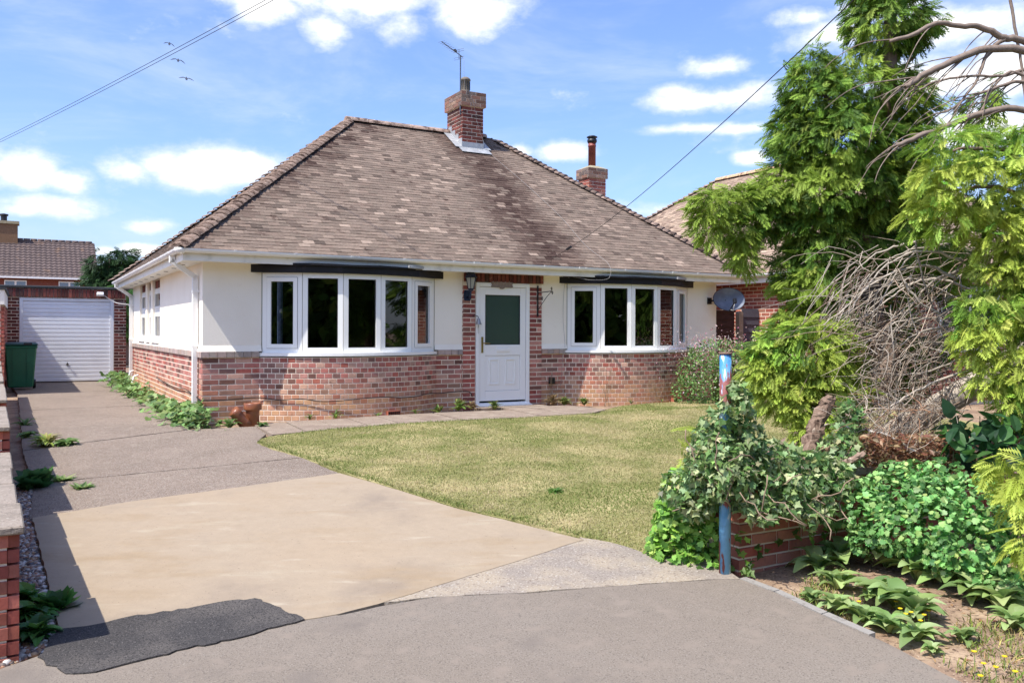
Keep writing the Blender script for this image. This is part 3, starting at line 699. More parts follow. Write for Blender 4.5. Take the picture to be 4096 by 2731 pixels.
# fascia, soffit, gutters, downpipes
fb = MB(); FV, FU0, FU1, FVB = EV+.05, EU0+.05, EU1-.05, EVB-.05
fb.box(FU0, FU1, FV, FV+.022, SOF-.01, EZ-.02); fb.box(FU0, FU0+.022, FV+.022, FVB, SOF-.01, EZ-.02); fb.box(FU1-.022, FU1, FV+.022, FVB, SOF-.01, EZ-.02); fb.box(FU0+.022, FU1-.022, FVB-.022, FVB, SOF-.01, EZ-.02)
fb.build('fascia', m_fascia, H)
sf = MB(); sf.box(FU0+.024, FU1-.024, FV+.024, .0, SOF, SOF+.012); sf.box(FU0+.024, -.0, .0, HD, SOF, SOF+.012); sf.box(HW, FU1-.024, .0, HD, SOF, SOF+.012)
sof = sf.build('soffit', m_fascia, H)
for i in range(9):                       # round soffit vents on the side
    v = .6+i*.85; o = MB(); o.lathe([(.03, SOF-.006), (.034, SOF-.004), (.034, SOF+.0)], 12, (-.17, v, 0)); o.build('soffit_vent', m_seal, sof)
def gutter_run(name, p0, p1, out, zt, drop=0.0):
    """half round gutter from p0 to p1 (u,v); out = outward unit"""
    mb = MB(); prof = []
    for k in range(9):
        a = math.pi*k/8; prof.append((.052*math.cos(a), -.056*math.sin(a)))
    for k in range(8, -1, -1):
        a = math.pi*k/8; prof.append((.047*math.cos(a), -.051*math.sin(a)))
    n = len(prof); vs = []
    for (q, dz) in ((p0, 0), (p1, drop)): vs += [(q[0]+out[0]*(.055+x), q[1]+out[1]*(.055+x), zt+dz+z) for x, z in prof]
    mb.add(vs, [(k, (k+1) % n, n+(k+1) % n, n+k) for k in range(n)]+[tuple(range(n))[::-1], tuple(range(n, 2*n))])
    return mb.build(name, m_gutter, H)
GZ = EZ+.0
g1 = gutter_run('gutter', (FU0-.02, FV), (FU1+.02, FV), (0, -1), GZ, -.012)
g2 = gutter_run('gutter', (FU0, FV-.02), (FU0, FVB), (-1, 0), GZ, -.012)
g3 = gutter_run('gutter', (FU1, FVB), (FU1, FV-.02), (1, 0), GZ, -.012)
def clip(par, c, out, al, w=.035, r=.058):
    mb = MB(); n = 8; vs = []
    for s in (-w/2, w/2):
        for k in range(n+1):
            a = math.pi*k/n; x = .055+r*math.cos(a); vs.append((c[0]+out[0]*x+al[0]*s, c[1]+out[1]*x+al[1]*s, c[2]+.004-(r+.002)*math.sin(a)))
    mb.add(vs, [(k, k+1, n+2+k, n+1+k) for k in range(n)]+[tuple(range(n+1)), tuple(range(n+1, 2*n+2))[::-1]]); return mb.build('gutter_clip', m_gutter, par)
u = .35; i = 0
while u < FU1: clip(g1, (u, FV, GZ-.012*u/HW), (0, -1), (1, 0)); u += .82; i += 1
for u in (2.05, 4.02, 6.0, 8.0): clip(g1, (u, FV, GZ-.012*u/HW), (0, -1), (1, 0), .11, .060)
v = .3
while v < FVB: clip(g2, (FU0, v, GZ-.012*v/HD), (-1, 0), (0, 1)); v += .7
cmb_ = MB(); cmb_.lathe([(.02, -.075), (.055, -.062), (.075, -.03), (.078, .004), (.07, .004), (.066, -.026), (.02, -.055)], 16, (FU0-.045, FV-.045, GZ)); cmb_.build('gutter_corner', m_gutter, g1, True)
def downpipe(v):
    mb = MB(); s = .034; x = -.055
    mb.box(x-s, x+s, v-s, v+s, .06, 2.02)
    for a, b in (((FU0-.05, v-.0, GZ-.06), (FU0-.05, v, GZ-.13)), ((FU0-.05, v, GZ-.125), (x, v, 2.0))):
        d = (Vector(b)-Vector(a)); d.normalize(); q = d.cross(Vector((0, 1, 0))).normalized()
        mb.obox((Vector(a)+Vector(b))/2, q*s, Vector((0, s, 0)), d*((Vector(b)-Vector(a)).length/2+.02))
    o = mb.build('downpipe', m_gutter, H, bevel=.004)
    for z in (.12, 1.78, 1.02): k = MB(); k.box(x-s-.006, -.004, v-s-.012, v+s+.012, z, z+.035); k.build('pipe_clip', m_gutter, o)
downpipe(.30); downpipe(HD-.15)
o = MB(); o.tube([(-.03, 8.2, .35), (-.10, 8.2, .33), (-.13, 8.2, .22), (-.13, 8.15, .02)], .022, 8); o.tube([(-.03, 7.3, .30), (-.12, 7.3, .27), (-.16, 7.3, .12), (-.16, 7.25, .0)], .022, 8); o.build('waste_pipe', m_gutter, H, True)

# ------------------------------------------------------------------ bow windows
WZ0, WZ1 = .935, 2.075
m_joint = M('frame_joint', srgb(150, 146, 132), rough=.7)
for bi, (u0, u1, p) in enumerate(BAYS):
    A, rr, al = arc(u0+.01, u1-.01, p-.02, 5)
    fr = MB(); kids = []
    def frame(mb, O, ex, n, w, h, z0, fw, d0, d1):
        """rectangular frame in the plane through O along ex; d0..d1 depth behind the outer face"""
        def bar(a, b, c, d): 
            cen = O+ex*((a+b)/2)+Vector((0, 0, z0+(c+d)/2))-n*((d0+d1)/2)
            mb.obox(cen, ex*((b-a)/2), n*((d1-d0)/2), Vector((0, 0, (d-c)/2)))
        bar(0, fw, 0, h); bar(w-fw, w, 0, h); bar(fw+.0005, w-fw-.0005, 0, fw); bar(fw+.0005, w-fw-.0005, h-fw, h)
    parts = []
    for i in range(5):
        a, b = Vector((*A[i], 0)), Vector((*A[i+1], 0)); ex = (b-a); w = ex.length; ex.normalize(); n = Vector((ex.y, -ex.x, 0))
        O = a+ex*.0045; w -= .009; h = WZ1-WZ0
        frame(fr, O, ex, n, w, h, WZ0, .072, 0, .07)
        bead = MB(); frame(bead, O+ex*.0725, ex, n, w-.145, h-.145, WZ0+.0725, .010, .018, .03); parts.append(('glazing_seal', bead, m_seal))
        if i in (0, 4):
            sa = MB(); frame(sa, O+ex*.066, ex, n, w-.132, h-.132, WZ0+.066, .058, -.012, .03); parts.append(('sash', sa, m_upvc)); gp_ = MB(); frame(gp_, O+ex*.0625, ex, n, w-.125, h-.125, WZ0+.0625, .0034, -.003, .002); parts.append(('sash_gap', gp_, m_seal))
            ins = .066+.058
        else: ins = .074
        g = MB(); q0 = O+ex*(ins-.004)-n*.024; q1 = O+ex*(w-ins+.004)-n*.024
        g.add([(q0.x, q0.y, WZ0+ins-.004), (q1.x, q1.y, WZ0+ins-.004), (q1.x, q1.y, WZ1-ins+.004), (q0.x, q0.y, WZ1-ins+.004)], [(0, 1, 2, 3)])
        parts.append(('pane', g, m_glass))
    win = fr.build('bow_window', m_upvc, H)
    for nm, g, mt in parts: g.build(nm, mt, win)
    po = MB()                            # joint posts between the lights
    for i in range(0, 6): po.tube([(A[i][0], A[i][1]+.035, WZ0), (A[i][0], A[i][1]+.035, WZ1)], .031, 8)
    po.build('mullion', m_joint, win)
    S, _, _ = arc(u0-.05, u1+.05, p+.05, 20); S2, _, _ = arc(u0+.05, u1-.05, p-.14, 20); n = len(S)
    def slabz(o_, i_, z0, z1):
        mb = MB(); vs = [(a, b, z) for z in (z0, z1) for a, b in o_]+[(a, b, z) for z in (z0, z1) for a, b in i_]; n = len(o_)
        fs = []
        for k in range(n-1): fs += [(k, k+1, n+k+1, n+k), (n+k, n+k+1, 3*n+k+1, 3*n+k), (2*n+k+1, 2*n+k, 3*n+k, 3*n+k+1), (k+1, k, 2*n+k, 2*n+k+1)]
        fs += [(0, n, 3*n, 2*n), (n-1, 3*n-1, 4*n-1, 2*n-1)]
        return mb.add(vs, fs)
    slabz(S, S2, .888, WZ0-.001).build('sill', m_upvc, win)
    # black boarded canopy with lead on top
    K, _, _ = arc(u0-.15, u1+.15, p+.045, 5); K2, _, _ = arc(u0+.06, u1-.06, p-.14, 5)
    slabz(K, K2, WZ1+.002, WZ1+.122).build('canopy_board', m_black, win)
    K3, _, _ = arc(u0-.24, u1+.22, p+.08, 14); K3 = [(a, b+random.uniform(-.008, .008)) for a, b in K3]
    lm = slabz(K3, [(a, .0) for a, b in K3], WZ1+.124, WZ1+.150)
    lm.v = [(x, y, z+random.uniform(-.006, .006) - (.022 if y < -.06 else -.012)) for x, y, z in lm.v]
    lm.build('canopy_roof', m_black, win)
    kz = MB(); e = .33 if bi == 0 else .62; kk = int(14*(.72)); q = K3[kk]; q2 = K3[min(kk+2, 14)]
    kz.obox(((q[0]+q2[0])/2, (q[1]+q2[1])/2-.004, WZ1+.138), ((q2[0]-q[0])/2, (q2[1]-q[1])/2, 0), (.0, -.02, 0), (0, 0, .022)); kz.build('lead_flap', m_lead, win, bevel=.006)
    rm = MB()                            # the room behind
    a0, a1 = u0-.3 if bi == 0 else u0-.2, u1+.3
    x0, x1, y0, y1, z0, z1 = a0, a1, .27, 3.6, .02, 2.16
    rm.add([(x0, y0, z0), (x1, y0, z0), (x1, y1, z0), (x0, y1, z0), (x0, y0, z1), (x1, y0, z1), (x1, y1, z1), (x0, y1, z1)], [(0, 1, 2, 3), (4, 7, 6, 5), (1, 5, 6, 2), (2, 6, 7, 3), (3, 7, 4, 0)])
    rm.build('room', m_room, H)
    lid_, _, _ = arc(u0+.06, u1-.06, p-.15, 8)
    cl = MB(); cl.add([(a, b, WZ1+.08) for a, b in lid_]+[(lid_[-1][0], .27, WZ1+.08), (lid_[0][0], .27, WZ1+.08)], [tuple(range(len(lid_)+2))]); cl.build('bay_ceiling', m_room, H)
    if bi == 0:
        cu = MB(); pts = []; 
        for i in range(17):
            t = i/16; pts.append((u0+.20+t*.07, -.08-t*.03+.014*math.sin(i*1.9)))
        vs = [(a, b, z) for z in (.95, 2.05) for a, b in pts]; cu.add(vs, [(i, i+1, 18+i, 17+i) for i in range(16)]); cu.build('curtain', m_curtain, win, True)
# side window with three lights
sw = MB(); sparts = []
for (a, b) in WV:
    O = Vector((.045, b, 0)); ex = Vector((0, -1, 0)); n = Vector((-1, 0, 0)); w = b-a
    def frame2(mb, a0, w, z0, h, fw, d0, d1):
        for (p0, p1, c0, c1) in ((0, fw, 0, h), (w-fw, w, 0, h), (fw+.0005, w-fw-.0005, 0, fw), (fw+.0005, w-fw-.0005, h-fw, h)):
            cen = O+ex*(a0+(p0+p1)/2)+Vector((0, 0, z0+(c0+c1)/2))-n*((d0+d1)/2); mb.obox(cen, ex*((p1-p0)/2), n*((d1-d0)/2), Vector((0, 0, (c1-c0)/2)))
    frame2(sw, 0, w, 1.04, .56, .06, 0, .06); frame2(sw, 0, w, 1.603, .42, .06, 0, .06)
    for z0, h in ((1.04, .56), (1.603, .42)):
        s_ = MB(); frame2(s_, .05, w-.1, z0+.05, h-.1, .045, -.012, .02); sparts.append(('sash', s_, m_upvc))
        g = MB(); y0, y1 = b-.09, a+.09; g.add([(.055, y0, z0+.09), (.055, y1, z0+.09), (.055, y1, z0+h-.09), (.055, y0, z0+h-.09)], [(0, 1, 2, 3)]); sparts.append(('pane', g, m_glass))
    si = MB(); si.box(-.05, .04, a-.01, b+.01, 1.012, 1.038); sparts.append(('sill', si, m_upvc))
swo = sw.build('side_window', m_upvc, H)
for nm, g, mt in sparts: g.build(nm, mt, swo)
stw = []
for a, b in WV: lay(stw, (.048, b), (.048, a), 2.035, 1, 'dark', out=.0, ln=.065, joint=.01, height=.15)
place_bricks(stw, wall, 60)
rm = MB(); rm.add([(.26, 4.0, .9), (.26, 7.7, .9), (2.6, 7.7, .9), (2.6, 4.0, .9), (.26, 4.0, 2.16), (.26, 7.7, 2.16), (2.6, 7.7, 2.16), (2.6, 4.0, 2.16)], [(0, 1, 2, 3), (4, 7, 6, 5), (1, 5, 6, 2), (2, 6, 7, 3), (3, 7, 4, 0)]); rm.build('room', m_room, H)
bl = MB()
for i in range(9): bl.box(.085, .095, 4.36, 5.27, 1.1+i*.05, 1.143+i*.05)
bl.build('blind', m_upvc, swo)

# ------------------------------------------------------------------ front door
DU0, DU1, DZ0, DZ1 = 4.222, 5.226, .045, 2.043
df = MB(); y0, y1 = -.035, .05
df.box(DU0, DU0+.062, y0, y1, DZ0, DZ1); df.box(DU1-.062, DU1, y0, y1, DZ0, DZ1); df.box(DU0+.0625, DU1-.0625, y0, y1, DZ1-.065, DZ1)
door = df.build('front_door', m_upvc, H, bevel=.004)
lf = MB(); a, b, z0, z1 = DU0+.068, DU1-.068, DZ0+.07, DZ1-.071; y0, y1 = -.018, .03
ms = .105                              # stile width
lf.box(a, a+ms, y0, y1, z0, z1); lf.box(b-ms, b, y0, y1, z0, z1); lf.box(a+ms+.0004, b-ms-.0004, y0, y1, z1-.125, z1); lf.box(a+ms+.0004, b-ms-.0004, y0, y1, .855, 1.03); lf.box(a+ms+.0004, b-ms-.0004, y0, y1, z0, z0+.16)
lf.build('leaf', m_upvc, door, bevel=.004)
se = MB(); se.box(a-.0045, b+.0045, .012, .02, z0-.005, z1+.0045); se.build('weather_seal', m_seal, door)
pl = MB(); pl.box(a+ms+.004, b-ms-.004, -.006, .01, z0+.164, .851); pn = pl.build('panel', m_upvc, door)
for x in (a+ms+.075, (a+b)/2+.045):
    mo = MB(); w, h, zz = .195, .42, z0+.164+.10
    for (p0, p1, c0, c1) in ((0, .022, 0, h), (w-.022, w, 0, h), (.0222, w-.0222, 0, .022), (.0222, w-.0222, h-.022, h)): mo.box(x+p0, x+p1, -.018, -.005, zz+c0, zz+c1)
    mo.box(x+.05, x+w-.05, -.012, -.005, zz+.05, zz+h-.05); mo.build('moulding', m_upvc, pn, bevel=.004)
gl = MB(); gl.add([(a+ms-.003, .004, 1.027), (b-ms+.003, .004, 1.027), (b-ms+.003, .004, z1-.122), (a+ms-.003, .004, z1-.122)], [(0, 1, 2, 3)]); gl.build('pane', m_obsc, door)
bk = MB(); bk.add([(DU0-.1, .5, 0), (DU1+.1, .5, 0), (DU1+.1, .5, 2.1), (DU0-.1, .5, 2.1)], [(0, 1, 2, 3)]); bk.build('hall', m_room, H)
gb = MB()
for (p0, p1, c0, c1) in ((a+ms, a+ms+.010, 1.03, z1-.125), (b-ms-.010, b-ms, 1.03, z1-.125), (a+ms+.0105, b-ms-.0105, 1.03, 1.04), (a+ms+.0105, b-ms-.0105, z1-.135, z1-.125)): gb.box(p0, p1, -.012, .003, c0, c1)
gb.build('glazing_seal', m_seal, door)
lb = MB(); x = (a+b)/2; lb.box(x-.13, x+.13, -.026, -.017, .905, .985); lbo = lb.build('letter_box', m_upvc, door, bevel=.004)
lb = MB(); lb.box(x-.115, x+.115, -.032, -.0262, .92, .972); lb.build('flap', m_upvc, lbo, bevel=.003)
hp = MB(); hp.box(a+.03, a+.068, -.028, -.0185, .90, 1.16); hpo = hp.build('handle_plate', m_brass, door, bevel=.003)
hp = MB(); hp.tube([(a+.049, -.03, 1.06), (a+.049, -.06, 1.06), (a+.08, -.065, 1.06), (a+.17, -.065, 1.055)], .009, 8); hp.build('handle', m_brass, hpo, True)
th = MB(); th.box(DU0-.02, DU1+.02, -.10, .05, .0, .043); th.extrude([(DU0, -.09, .0435), (DU0, .0, .0435), (DU0, .0, .085)], (DU1-DU0, 0, 0)); th.build('threshold', m_upvc, door)

# ------------------------------------------------------------------ chimneys
def chimney(name, u0, u1, v0, v1, zr, zc_, zt, kind, capk, capout, seed):
    mb = MB(); mb.box(u0+.004, u1-.004, v0+.004, v1-.004, zr, zc_-.002)
    mb.box(u0-capout+.004, u1+capout-.004, v0-capout+.004, v1+capout-.004, zc_, zt)
    ch = mb.build(name, m_mortar, H); s = []
    n = int((zc_-zr)/CH)
    for A, B in (((u0, v0), (u1, v0)), ((u1, v0), (u1, v1)), ((u1, v1), (u0, v1)), ((u0, v1), (u0, v0))): lay(s, A, B, zc_-n*CH, n, kind, seed=seed)
    nc = max(1, int(round((zt-zc_)/CH))); o = capout
    for A, B in (((u0-o, v0-o), (u1+o, v0-o)), ((u1+o, v0-o), (u1+o, v1+o)), ((u1+o, v1+o), (u0-o, v1+o)), ((u0-o, v1+o), (u0-o, v0-o))): lay(s, A, B, zc_+.004, nc, capk, seed=seed+1, height=.068)
    place_bricks(s, ch, 300); return ch
cu0, cu1, cv0, cv1 = 5.72, 6.20, 3.55, 4.28
ch = chimney('chimney', cu0, cu1, cv0, cv1, 4.9, 5.905, 6.205, 'dark', 'cap', .045, 3)
fl = MB(); cx, cy = (cu0+cu1)/2, (cv0+cv1)/2
q = [(cu0-.04, cv0-.04, 6.207), (cu1+.04, cv0-.04, 6.207), (cu1+.04, cv1+.04, 6.207), (cu0-.04, cv1+.04, 6.207), (cx-.12, cy-.12, 6.285), (cx+.12, cy-.12, 6.285), (cx+.12, cy+.12, 6.285), (cx-.12, cy+.12, 6.285)]
m_flaunch = M('flaunching', srgb(158, 148, 122), rough=.95, mixes=((12, 4, srgb(120, 110, 72), .5, .75),), bumps=((30, .5, 4),))
fl.add(q, [(0, 1, 5, 4), (1, 2, 6, 5), (2, 3, 7, 6), (3, 0, 4, 7), (4, 5, 6, 7)]); fl.build('flaunching', m_flaunch, ch)
pt = MB(); pt.lathe([(.095, 0), (.10, .02), (.095, .04), (.093, .24), (.112, .25), (.112, .27), (.09, .30), (.05, .325)], 20, (cx-.02, cy-.05, 6.27))
m_pot = M('chimney_pot', srgb(112, 104, 94), rough=.85, mixes=((10, 4, srgb(88, 96, 80), .5, .75),)); pto = pt.build('chimney_pot', m_pot, ch, True)
for k in range(12):
    a = 2*math.pi*k/12; o = MB(); o.obox((cx-.02+.096*math.cos(a), cy-.05+.096*math.sin(a), 6.41), (.006*math.cos(a), .006*math.sin(a), 0), (-.008*math.sin(a), .008*math.cos(a), 0), (0, 0, .085)); o.build('vent_slot', m_seal, pto)
ld = MB()
def rz_front(v): return EZ+(v-EV)*(RZ-EZ)/(RV-EV)
ld.box(cu0-.014, cu1+.014, cv0-.014, cv0-.002, rz_front(cv0)-.05, rz_front(cv0)+.16)
for x in (cu0-.013, cu1+.001):
    n = 4
    for i in range(n): a = cv0+(RV-cv0)*i/n; b = cv0+(RV-cv0)*(i+1)/n; ld.box(x, x+.012, a+.001, b-.001, rz_front(a)-.05, rz_front(b)+.13)
s = (RZ-EZ)/(RV-EV); nn_ = Vector((0, -s, 1)).normalized(); up_ = Vector((0, 1, s)).normalized()
ld.obox(Vector(((cu0+cu1)/2, cv0-.10, rz_front(cv0-.10)))+nn_*.05, Vector(((cu1-cu0)/2+.10, 0, 0)), up_*.12, nn_*.004)
for x in (cu0-.09, cu1+.09): ld.obox(Vector((x, (cv0+RV)/2, rz_front((cv0+RV)/2)))+nn_*.055, Vector((.08, 0, 0)), up_*.42, nn_*.004)
ld.build('flashing', m_lead, ch)
b1, b2 = 8.80, 9.25
ch2 = chimney('chimney', b1, b2, 3.42, 3.85, 2.6, 4.68, 4.90, 'red', 'cap', .035, 8)
fl = MB(); q = [(b1-.03, 3.39, 4.902), (b2+.03, 3.39, 4.902), (b2+.03, 3.88, 4.902), (b1-.03, 3.88, 4.902), (b1+.12, 3.54, 4.98), (b2-.12, 3.54, 4.98), (b2-.12, 3.73, 4.98), (b1+.12, 3.73, 4.98)]
fl.add(q, [(0, 1, 5, 4), (1, 2, 6, 5), (2, 3, 7, 6), (3, 0, 4, 7), (4, 5, 6, 7)]); fl.build('flaunching', m_flaunch, ch2)
m_flue = M('flue_paint', srgb(132, 66, 54), rough=.5, mixes=((6, 4, srgb(112, 52, 44), .5, .75),))
pt = MB(); pt.lathe([(.085, 0), (.085, .46), (.092, .465), (.092, .49), (.085, .495), (.085, .56)], 18, ((b1+b2)/2, 3.635, 4.96)); pto = pt.build('flue_pipe', m_flue, ch2, True)
pt = MB(); pt.lathe([(.09, 0), (.11, .03), (.11, .08), (.09, .09), (.09, .11), (.125, .13), (.125, .14), (.08, .165), (.0, .17)], 18, ((b1+b2)/2, 3.635, 5.50)); pt.build('flue_cowl', m_iron, pto, True)

# ------------------------------------------------------------------ things fixed to the house
def T(name, u, v, z, rz, label, cat): return empty(name, W(u, v, z), ANG+rz, label, cat)
# wall lantern
L = T('wall_lantern', 4.06, -.03, 1.72, 0, 'dark blue coach lantern on the brickwork left of the front door', 'lantern')
o = MB(); o.extrude([(-.05, -.012, .02), (.05, -.012, .02), (.065, -.012, .06), (.065, -.012, .15), (.045, -.012, .19), (-.045, -.012, .19), (-.065, -.012, .15), (-.065, -.012, .06)], (0, .014, 0)); o.build('back_plate', m_bluegrey, L)
o = MB(); o.tube([(0, -.01, .08), (0, -.06, .06), (0, -.12, .09), (0, -.13, .17)], .012, 8); o.build('arm', m_bluegrey, L, True)
o = MB(); o.lathe([(.02, .165), (.045, .185), (.05, .20), (.05, .212)], 6, (0, -.13, 0)); o.build('base_cup', m_bluegrey, L)
o = MB(); o.lathe([(.046, .213), (.082, .382)], 6, (0, -.13, 0)); gl_ = o.build('glass_body', m_lamp, L)
for k in range(6):
    a = 2*math.pi*k/6; o = MB(); o.tube([(.05*math.cos(a), -.13+.05*math.sin(a), .21), (.087*math.cos(a), -.13+.087*math.sin(a), .385)], .006, 6); o.build('glazing_bar', m_bluegrey, L)
o = MB(); o.lathe([(.11, .384), (.112, .395), (.085, .41), (.075, .45), (.05, .485), (.02, .50), (.014, .515), (.022, .53), (.008, .55), (.004, .585)], 6, (0, -.13, 0)); o.build('roof_cap', m_bluegrey, L)
# hanging basket bracket
B = T('basket_bracket', 5.385, -.025, 1.50, 0, 'black scrolled iron hanging basket bracket right of the front door', 'bracket')
o = MB(); o.box(-.012, .012, -.012, 0, 0, .52); bp = o.build('wall_bar', m_iron, B)
o = MB(); o.tube([(0, -.01, .40), (0.05, -.16, .41), (.09, -.30, .42)], .007, 6); o.build('arm', m_iron, B)
o = MB(); o.tube([(0, -.01, .10), (.03, -.10, .22), (.06, -.20, .33), (.09, -.30, .42)], .006, 6); o.build('brace', m_iron, B)
for (cx_, cy_, cz_, r0) in ((.09, -.30, .455, .035), (.095, -.315, .39, .035), (.03, -.10, .30, .04)):
    o = MB(); o.tube([(cx_+.25*r0*math.cos(t*.5)*(1-t/22), cy_+r0*math.cos(t*.5)*(1-t/22), cz_+r0*math.sin(t*.5)*(1-t/22)) for t in range(17)], .005, 6); o.build('scroll', m_iron, B)
# door bell
B = T('door_bell', 4.175, -.03, 1.33, 0, 'small hanging metal ship bell beside the front door handle side', 'bell')
m_steel = M('dull_steel', srgb(150, 148, 146), rough=.4, metal=.7)
o = MB(); o.tube([(-.02, 0, .16), (0, -.04, .18), (.04, -.08, .16), (.05, -.08, .13)], .006, 6); o.build('hook', m_iron, B)
o = MB(); o.lathe([(.008, .13), (.025, .12), (.032, .08), (.045, .04), (.055, .03)], 14, (.05, -.08, 0)); o.build('bell_cup', m_steel, B, True)
o = MB(); o.tube([(.05, -.08, .05), (.05, -.08, -.02)], .005, 6); o.tube([(.05, -.08, -.02), (.052, -.08, -.12)], .003, 5); o.build('clapper', m_steel, B)
# name plaque
B = T('name_plaque', 4.69, -.06, 1.955, 0, 'small worn grey stone house name plaque above the front door', 'sign')
m_plaq = M('plaque_stone', srgb(132, 118, 112), rough=.9, mixes=((25, 4, srgb(150, 138, 132), .5, .7),), bumps=((60, .4, 3),))
o = MB(); o.extrude([(-.20, 0, .035), (-.185, 0, .055), (-.20, 0, .1), (-.18, 0, .115), (.18, 0, .115), (.20, 0, .1), (.185, 0, .055), (.20, 0, .035), (.19, 0, .02), (.05, 0, .02), (.03, 0, -.005), (0, 0, -.012), (-.03, 0, -.005), (-.05, 0, .02), (-.19, 0, .02)], (0, .022, 0)); o.build('plate', m_plaq, B)
rd = random.Random(5)
o = MB()
for i in range(11):
    x = -.155+i*.028; o.box(x, x+.0045, -.003, .001, .048, .086); k = rd.choice([.048, .065, .08]); o.box(x+.005, x+.016, -.003, .001, k, k+.006)
o.build('worn_lettering', M('lettering', srgb(164, 148, 132), rough=.9), B)
# satellite dish
B = T('satellite_dish', 9.22, -.0, 1.80, 0, 'grey oval satellite dish on the right corner of the cream front wall', 'satellite dish')
m_dish = M('dish_mesh', srgb(98, 104, 118), rough=.45, metal=.25, mixes=((4, 3, srgb(118, 124, 136), .45, .7),))
o = MB(); o.box(-.05, .05, -.02, 0, -.02, .10); o.build('wall_bracket', m_iron, B)
o = MB(); o.tube([(0, -.01, .04), (.04, -.12, .05), (.20, -.16, .05), (.22, -.22, .05)], .018, 8); o.build('arm', m_iron, B, True)
dv = MB(); n_, m_ = 28, 6; vs = [(0, 0, 0)]
fwd = Vector((-.35, -.90, .22)).normalized(); sd = fwd.cross(Vector((0, 0, 1))).normalized(); upd = sd.cross(fwd)
cen = Vector((.24, -.26, .06))
def dish_pt(r, a, off=0.0): return cen + sd*(.315*r*math.cos(a)) + upd*(.225*r*math.sin(a)) + fwd*(.075*r*r+off-.03)
vs = [dish_pt(0, 0)]; fs = []
for j in range(1, m_+1): vs += [dish_pt(j/m_, 2*math.pi*k/n_) for k in range(n_)]
fs += [(0, 1+k, 1+(k+1) % n_) for k in range(n_)]
for j in range(m_-1): fs += [(1+j*n_+k, 1+(j+1)*n_+k, 1+(j+1)*n_+(k+1) % n_, 1+j*n_+(k+1) % n_) for k in range(n_)]
dv.add(vs, fs); dv.build('reflector', m_dish, B, True)
o = MB(); o.tube([dish_pt(1, 2*math.pi*k/40) for k in range(41)], .006, 6, cap=False); o.build('rim', m_iron, B, True)
o = MB(); e = cen+fwd*.30-upd*.12; o.tube([cen-upd*.225-fwd*.0, e], .011, 8); o.build('feed_arm', m_iron, B)
o = MB(); o.obox(e+upd*.02, sd*.03, upd*.05, fwd*.035); o.build('receiver', m_iron, B, bevel=.008)
o = MB(); o.tube([e, e-upd*.10+sd*.03, e-upd*.14+fwd*-.1, cen-upd*.16-fwd*.06, (.02, -.04, .0)], .005, 6); o.build('cable', m_cablew, B, True)
# TV aerial
B = T('tv_aerial', cu0-.03, cv0+.04, 5.72, 0, 'grey television aerial on a mast strapped to the near chimney', 'aerial')
m_alu = M('aerial_metal', srgb(92, 98, 108), rough=.45, metal=.5)
o = MB(); o.tube([(0, 0, 0), (0, 0, 1.22)], .014, 8); o.build('mast', m_alu, B)
for z in (.05, .28): o = MB(); o.tube([(-.02, -.02, z), (.04, -.06, z), (.04, .1, z), (-.02, .02, z)], .008, 6); o.build('strap', m_iron, B)
bx = Vector((-.62, -.30, .13)); b0 = Vector((.06, .02, 1.20)); bd = bx.normalized(); bs = Vector((bd.y, -bd.x, 0)).normalized(); o = MB(); o.tube([b0, b0+bx], .009, 6); bo = o.build('boom', m_alu, B)
for i in range(9):
    p = b0+bx*(.32+.68*i/8); o = MB(); l = .085; o.tube([p-bs*l, p+bs*l], .0035, 5); o.build('element', m_alu, bo)
p = b0+bx*.18
for dz in (-.10, .10):
    o = MB(); o.tube([p, p+Vector((0, 0, dz))], .006, 5)
    for k in (.6, 1): o.tube([p+Vector((0, 0, dz*k))-bs*.13, p+Vector((0, 0, dz*k))+bs*.13], .0035, 5)
    o.build('reflector_rods', m_alu, bo)
o = MB(); o.obox(b0+bx*.36+Vector((0, 0, .02)), bd*.03, bs*.02, Vector((0, 0, .02))); o.build('dipole_box', m_iron, bo)
# cables
m_cableg = M('grey_cable', srgb(150, 146, 142), rough=.6)
def cable(name, pts, r, mat, label, n=6):
    o = MB(); o.tube(pts, r, n); return tag(link(name, o.mesh(name, mat, True)), label, 'cable')
def cat_spline(pts, n=8):
    pts = [Vector(p) for p in pts]; P = [pts[0]]+pts+[pts[-1]]; out = []
    for i in range(1, len(P)-2):
        for k in range(n):
            t = k/n; a, b, c, d = P[i-1], P[i], P[i+1], P[i+2]
            out.append(.5*((2*b)+(c-a)*t+(2*a-5*b+4*c-d)*t*t+(3*b-a-3*c+d)*t**3))
    return out+[pts[-1]]
bay, _, _ = arc(.76, 3.55, .525, 10)
pts = [(-.03, .0, .30), (-.03, -.03, .29), (.3, -.03, .285), (.74, -.03, .30)]+[(a, b-.02, .27+.015*math.sin(i*1.7)-.02*(i == 2)) for i, (a, b) in enumerate(bay[1:-1])]+[(3.6, -.03, .27), (3.9, -.05, .29), (4.08, -.06, .28), (4.15, -.05, .2)]
cable('wall_cable', [W(*p) for p in cat_spline(pts, 5)], .007, m_cableb, 'thin black cable running low along the brick front wall')
cable('wall_cable', [W(*p) for p in cat_spline([(-.03, .05, .30), (-.03, 1.2, .36), (-.03, 2.4, .33), (-.03, 4.5, .38)], 6)], .007, m_cableb, 'thin black cable along the brick side wall by the driveway')
def on_roof(u, v, h=.045): return (u, v, rz_front(v)+h)
